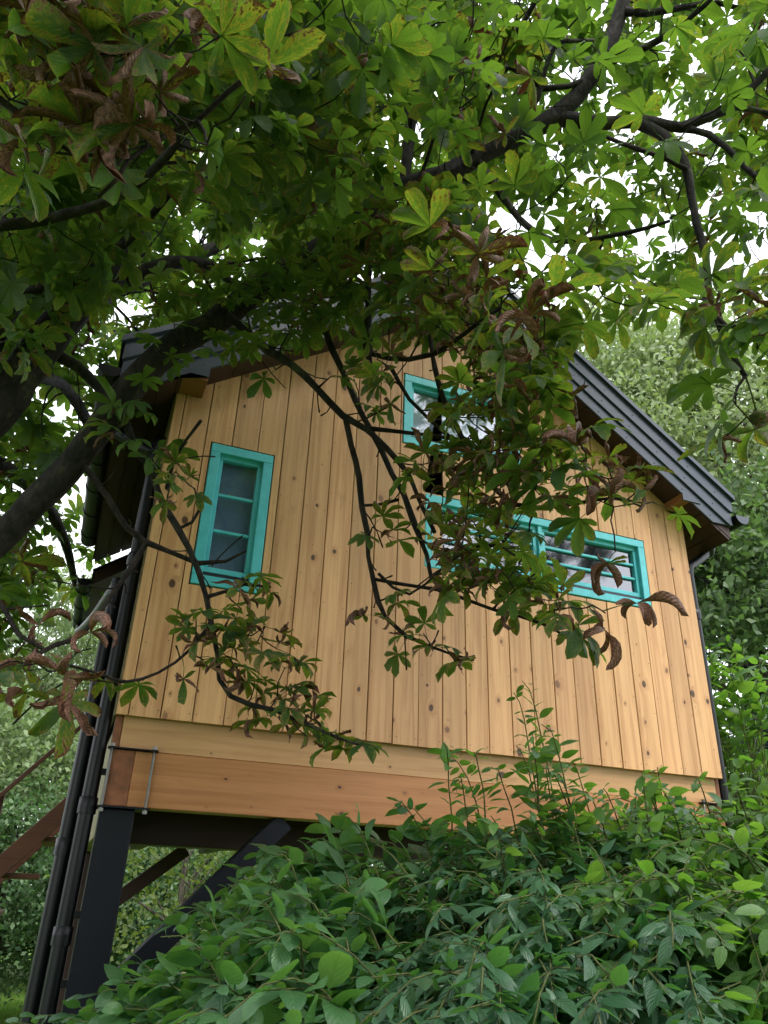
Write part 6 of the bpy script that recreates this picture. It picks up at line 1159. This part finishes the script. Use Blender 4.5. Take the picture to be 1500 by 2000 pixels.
def bg_tree(name, label, base, height, trunk_r, lobes, nclump, perclump, cl_r, leaf, mat, bark, cat='tree', upbias=.5, group=None, flat=.6, trunk_top=None, droop=0.0, aspect=.55):
    t = thing(name, label, cat, group)
    bx_, by_ = base; top = trunk_top or (bx_, by_, height*.85)
    if trunk_r:
        tube('trunk', [(bx_, by_, -.1), (bx_+.05, by_, height*.3), ((bx_+top[0])/2, (by_+top[1])/2, height*.55), top], [trunk_r*1.3, trunk_r, trunk_r*.7, trunk_r*.15], 10, MAT[bark], t, .06, .3)
    CC = []; tot = sum(l[2] for l in lobes); br = TubeSet()
    for c, rad, wgt in lobes:
        k = max(3, int(nclump*wgt/tot)); cc = clumps(c, rad, k, 0)
        CC.append(cc)
        if trunk_r:
            for q in cc[:max(3, k//14)]:
                z = min(max(q[2]*.72, height*.15), height*.8); s = z/height
                a = np.array([bx_+(top[0]-bx_)*s, by_+(top[1]-by_)*s, z])
                br.add(np.array([a, a+(q-a)*.5+np.array([0, 0, .12*height*.1]), q]), [trunk_r*.32, trunk_r*.2, trunk_r*.06], 5)
    if trunk_r: tag(br.build('branches', MAT[bark], t), kind='stuff')
    CC = np.vstack(CC); n = len(CC)
    off = nrg.normal(size=(n, perclump, 3))*np.array([1, 1, flat])*cl_r*nrg.uniform(.6, 1.3, (n, 1, 1))
    if droop: off[:, :, 2] = -np.abs(off[:, :, 2])*droop; off[:, :, :2] *= .35
    V, F, S = leafcloud((CC[:, None, :]+off).reshape(-1, 3), None, leaf, upbias, aspect, 2.5 if droop else 0.0)
    S = np.clip(S*.6+np.repeat(nrg.random(n), perclump*4)*.4, 0, 1)
    tag(mesh_np('crown', V, F, MAT[mat], t, False, None, {'seed': S}), kind='stuff')
    return t
bg_tree('linden_tree', 'tall pale green linden rising behind the right roof slope', (9.6, 5.6), 12.5, .20,
        [((9.0, 5.4, 8.6), (2.5, 2.2, 2.3), 5), ((7.2, 5.6, 7.6), (1.5, 1.6, 2.0), 2), ((10.5, 4.6, 10.3), (2.0, 1.8, 1.5), 2), ((7.3, 5.6, 9.7), (1.4, 1.3, 1.5), 2)], 900, 75, .34, .115, 'linden', 'farbark', aspect=.6)
bg_tree('maple_tree', 'dark green broadleaf tree below the pale linden, right of the gutter', (9.4, 3.2), 7.6, .15,
        [((9.0, 3.6, 6.2), (1.9, 1.6, 1.2), 4), ((7.6, 4.2, 5.6), (1.2, 1.2, 1.1), 2), ((10.3, 2.6, 5.2), (1.4, 1.4, 1.4), 2)], 360, 60, .30, .12, 'maple', 'bark', aspect=.65)
# spruce: whorls of drooping boughs
sp = thing('spruce_tree', 'blue green spruce with drooping boughs right of the cabin corner', 'tree')
SPB = (9.4, 5.4)
tube('trunk', [(SPB[0], SPB[1], -.1), (SPB[0], SPB[1], 4), (SPB[0], SPB[1], 7.5)], [.17, .11, .02], 9, MAT['bark'], sp)
cs = []
for k in range(150):
    z = nrg.uniform(1.2, 7.2); Lb = .35+(7.5-z)*.33; a = nrg.uniform(0, 6.28); m_ = int(50*Lb)+20
    r = nrg.random(m_)**.7*Lb; wd = .12+.16*(r/Lb)
    lat = nrg.normal(size=m_)*wd; zz = z-.25*r+.10*(r/Lb)**2*Lb-np.abs(nrg.normal(size=m_))*.07
    cs.append(np.stack([SPB[0]+np.cos(a)*r-np.sin(a)*lat, SPB[1]+np.sin(a)*r+np.cos(a)*lat, zz], 1))
V, F, S = leafcloud(np.vstack(cs), None, .12, .2, .22)
tag(mesh_np('crown', V, F, MAT['spruce'], sp, False, None, {'seed': S}), kind='stuff')
# willow on the left
bg_tree('willow_tree', 'pale weeping willow far behind the downpipes at the left', (-2.2, 13.0), 8.5, .25,
        [((-1.6, 12.4, 5.6), (2.8, 2.0, 2.2), 4), ((.6, 12.8, 5.0), (2.2, 1.8, 2.0), 3), ((-3.6, 12.6, 4.8), (2.2, 1.8, 2.0), 2), ((-1.0, 13.2, 2.6), (4.5, 1.5, 1.8), 3)], 1000, 75, .55, .15, 'willow', 'farbark', droop=1.3, aspect=.26)
lab = {'hazel': 'rounded grey green hazel bush in front of the willow, left of the stair rail', 'lilac': 'dense dark green bush behind the brown stair stringer', 'box': 'dark bush standing on the lawn edge behind the black downpipes', }
bg_tree('hazel_bush', lab['hazel'], (-1.3, 9.6), 4.0, .05, [((-1.1, 9.6, 3.3), (1.2, 1.0, .9), 3), ((-2.3, 9.8, 3.0), (1.2, 1.0, .8), 2)], 260, 60, .25, .10, 'willow', 'bark', 'bush', aspect=.6)
bg_tree('lilac_bush', lab['lilac'], (-.6, 8.8), 3.0, .05, [((-.5, 8.9, 1.9), (1.3, .9, .95), 3), ((-1.8, 9.0, 1.6), (1.3, .9, 1.0), 3), ((.4, 9.3, 1.5), (.9, .8, .8), 2)], 380, 62, .22, .085, 'hedge', 'bark', 'bush', aspect=.55)
bg_tree('privet_bush', lab['box'], (-.9, 9.4), 1.6, .04, [((-.6, 9.9, .85), (1.3, .7, .6), 3), ((-2.2, 9.7, .8), (1.4, .7, .7), 3)], 120, 55, .2, .08, 'hedge', 'bark', 'bush')
bg_tree('understory_tree', 'thin brown trunk with low yellow green sprays seen below the cabin floor', (1.32, 6.5), 3.0, .055, [((.9, 6.6, 1.45), (.8, .5, .45), 3), ((1.9, 6.8, 1.9), (.9, .6, .5), 3), ((1.2, 6.9, 2.3), (1.0, .6, .5), 2)], 64, 38, .16, .075, 'yellowbush', 'dimbark', aspect=.6)
bg_tree('laurel_bush', 'dark green bush behind the thin brown trunk beneath the cabin', (2.0, 9.0), 2.6, .05, [((1.4, 9.4, 1.5), (1.2, .8, .9), 3), ((2.8, 9.2, 1.6), (1.4, .8, .9), 3), ((4.4, 9.0, 1.6), (1.3, .8, 1.0), 3)], 480, 60, .24, .09, 'hedge', 'bark', 'bush')
bg_tree('yew_bush', 'low dark bush behind the leggy bush right of the cabin', (6.2, 3.4), 2.6, .06, [((6.0, 3.2, 1.9), (1.2, .9, 1.1), 3), ((7.4, 2.4, 2.0), (1.2, 1.0, 1.2), 3), ((5.0, 4.2, 2.2), (.9, .9, 1.2), 2)], 420, 60, .24, .09, 'maple', 'bark', 'bush')
tag(bg_tree('beech_hedge', 'distant woodland closing the garden behind cabin and lawn', (3.0, 17.0), 6.0, .12, [((-9, 17, 2.6), (4, 1.5, 2.8), 2), ((-3, 18, 2.6), (4, 1.5, 2.6), 2), ((3.5, 17, 2.8), (4, 1.5, 2.8), 3), ((10, 14, 3.0), (4, 1.8, 3.0), 3), ((14.5, 8, 3.2), (2, 4, 3.2), 3), ((3, 16, 1.2), (12, 1.2, 1.3), 6)], 1500, 60, .5, .2, 'hedge', 'bark', 'woodland'))
# trees behind the photographer that the panes mirror
bg_tree('larch_tree', 'feathery dark conifer across the garden, mirrored in the long window', (9.0, -9.6), 12.0, .2, [((8.8, -9.6, 7.4), (1.7, 1.2, 3.6), 3), ((10.6, -10, 6.0), (1.0, 1, 2.6), 1)], 150, 60, .35, .20, 'spruce', 'bark', droop=1.0, aspect=.3)
bg_tree('oak_tree', 'broad dark tree across the garden, mirrored in the narrow window', (.4, -8.6), 10.0, .3, [((.6, -8.6, 5.2), (2.4, 1.8, 3.6), 3)], 900, 60, .42, .24, 'maple', 'bark')

# ------------------------------------------------------------ bench and lawn grass
bn = thing('bench', 'weathered low garden bench on the grass seen between steel post and brace', 'bench')
for k in range(3): box('seat_slat', (.35, 6.55+k*.12, .80), (1.5, 6.65+k*.12, .83), MAT['rimboard'], bn, .004)
for x in (.45, 1.35): box('leg', (x, 6.57, -.02), (x+.07, 6.86, .7985), MAT['rimboard'], bn, .004)
n = 60000
gx = nrg.uniform(-3.5, 2.6, n); gy = 4.0+nrg.random(n)**1.2*8.0
a = nrg.uniform(0, 6.28, n); h = nrg.uniform(.03, .075, n); lean = nrg.normal(size=(n, 2))*.02
B = np.stack([gx, gy, np.zeros(n)], 1); d = np.stack([np.cos(a), np.sin(a), np.zeros(n)], 1)*.004
T = B+np.stack([lean[:, 0], lean[:, 1], h], 1)
V = np.stack([B-d, B+d, T], 1).reshape(-1, 3)
tag(mesh_np('grass', V, np.arange(n*3).reshape(n, 3), MAT['grass'], None, False, None, {'seed': np.repeat(nrg.random(n), 3)}), kind='stuff')
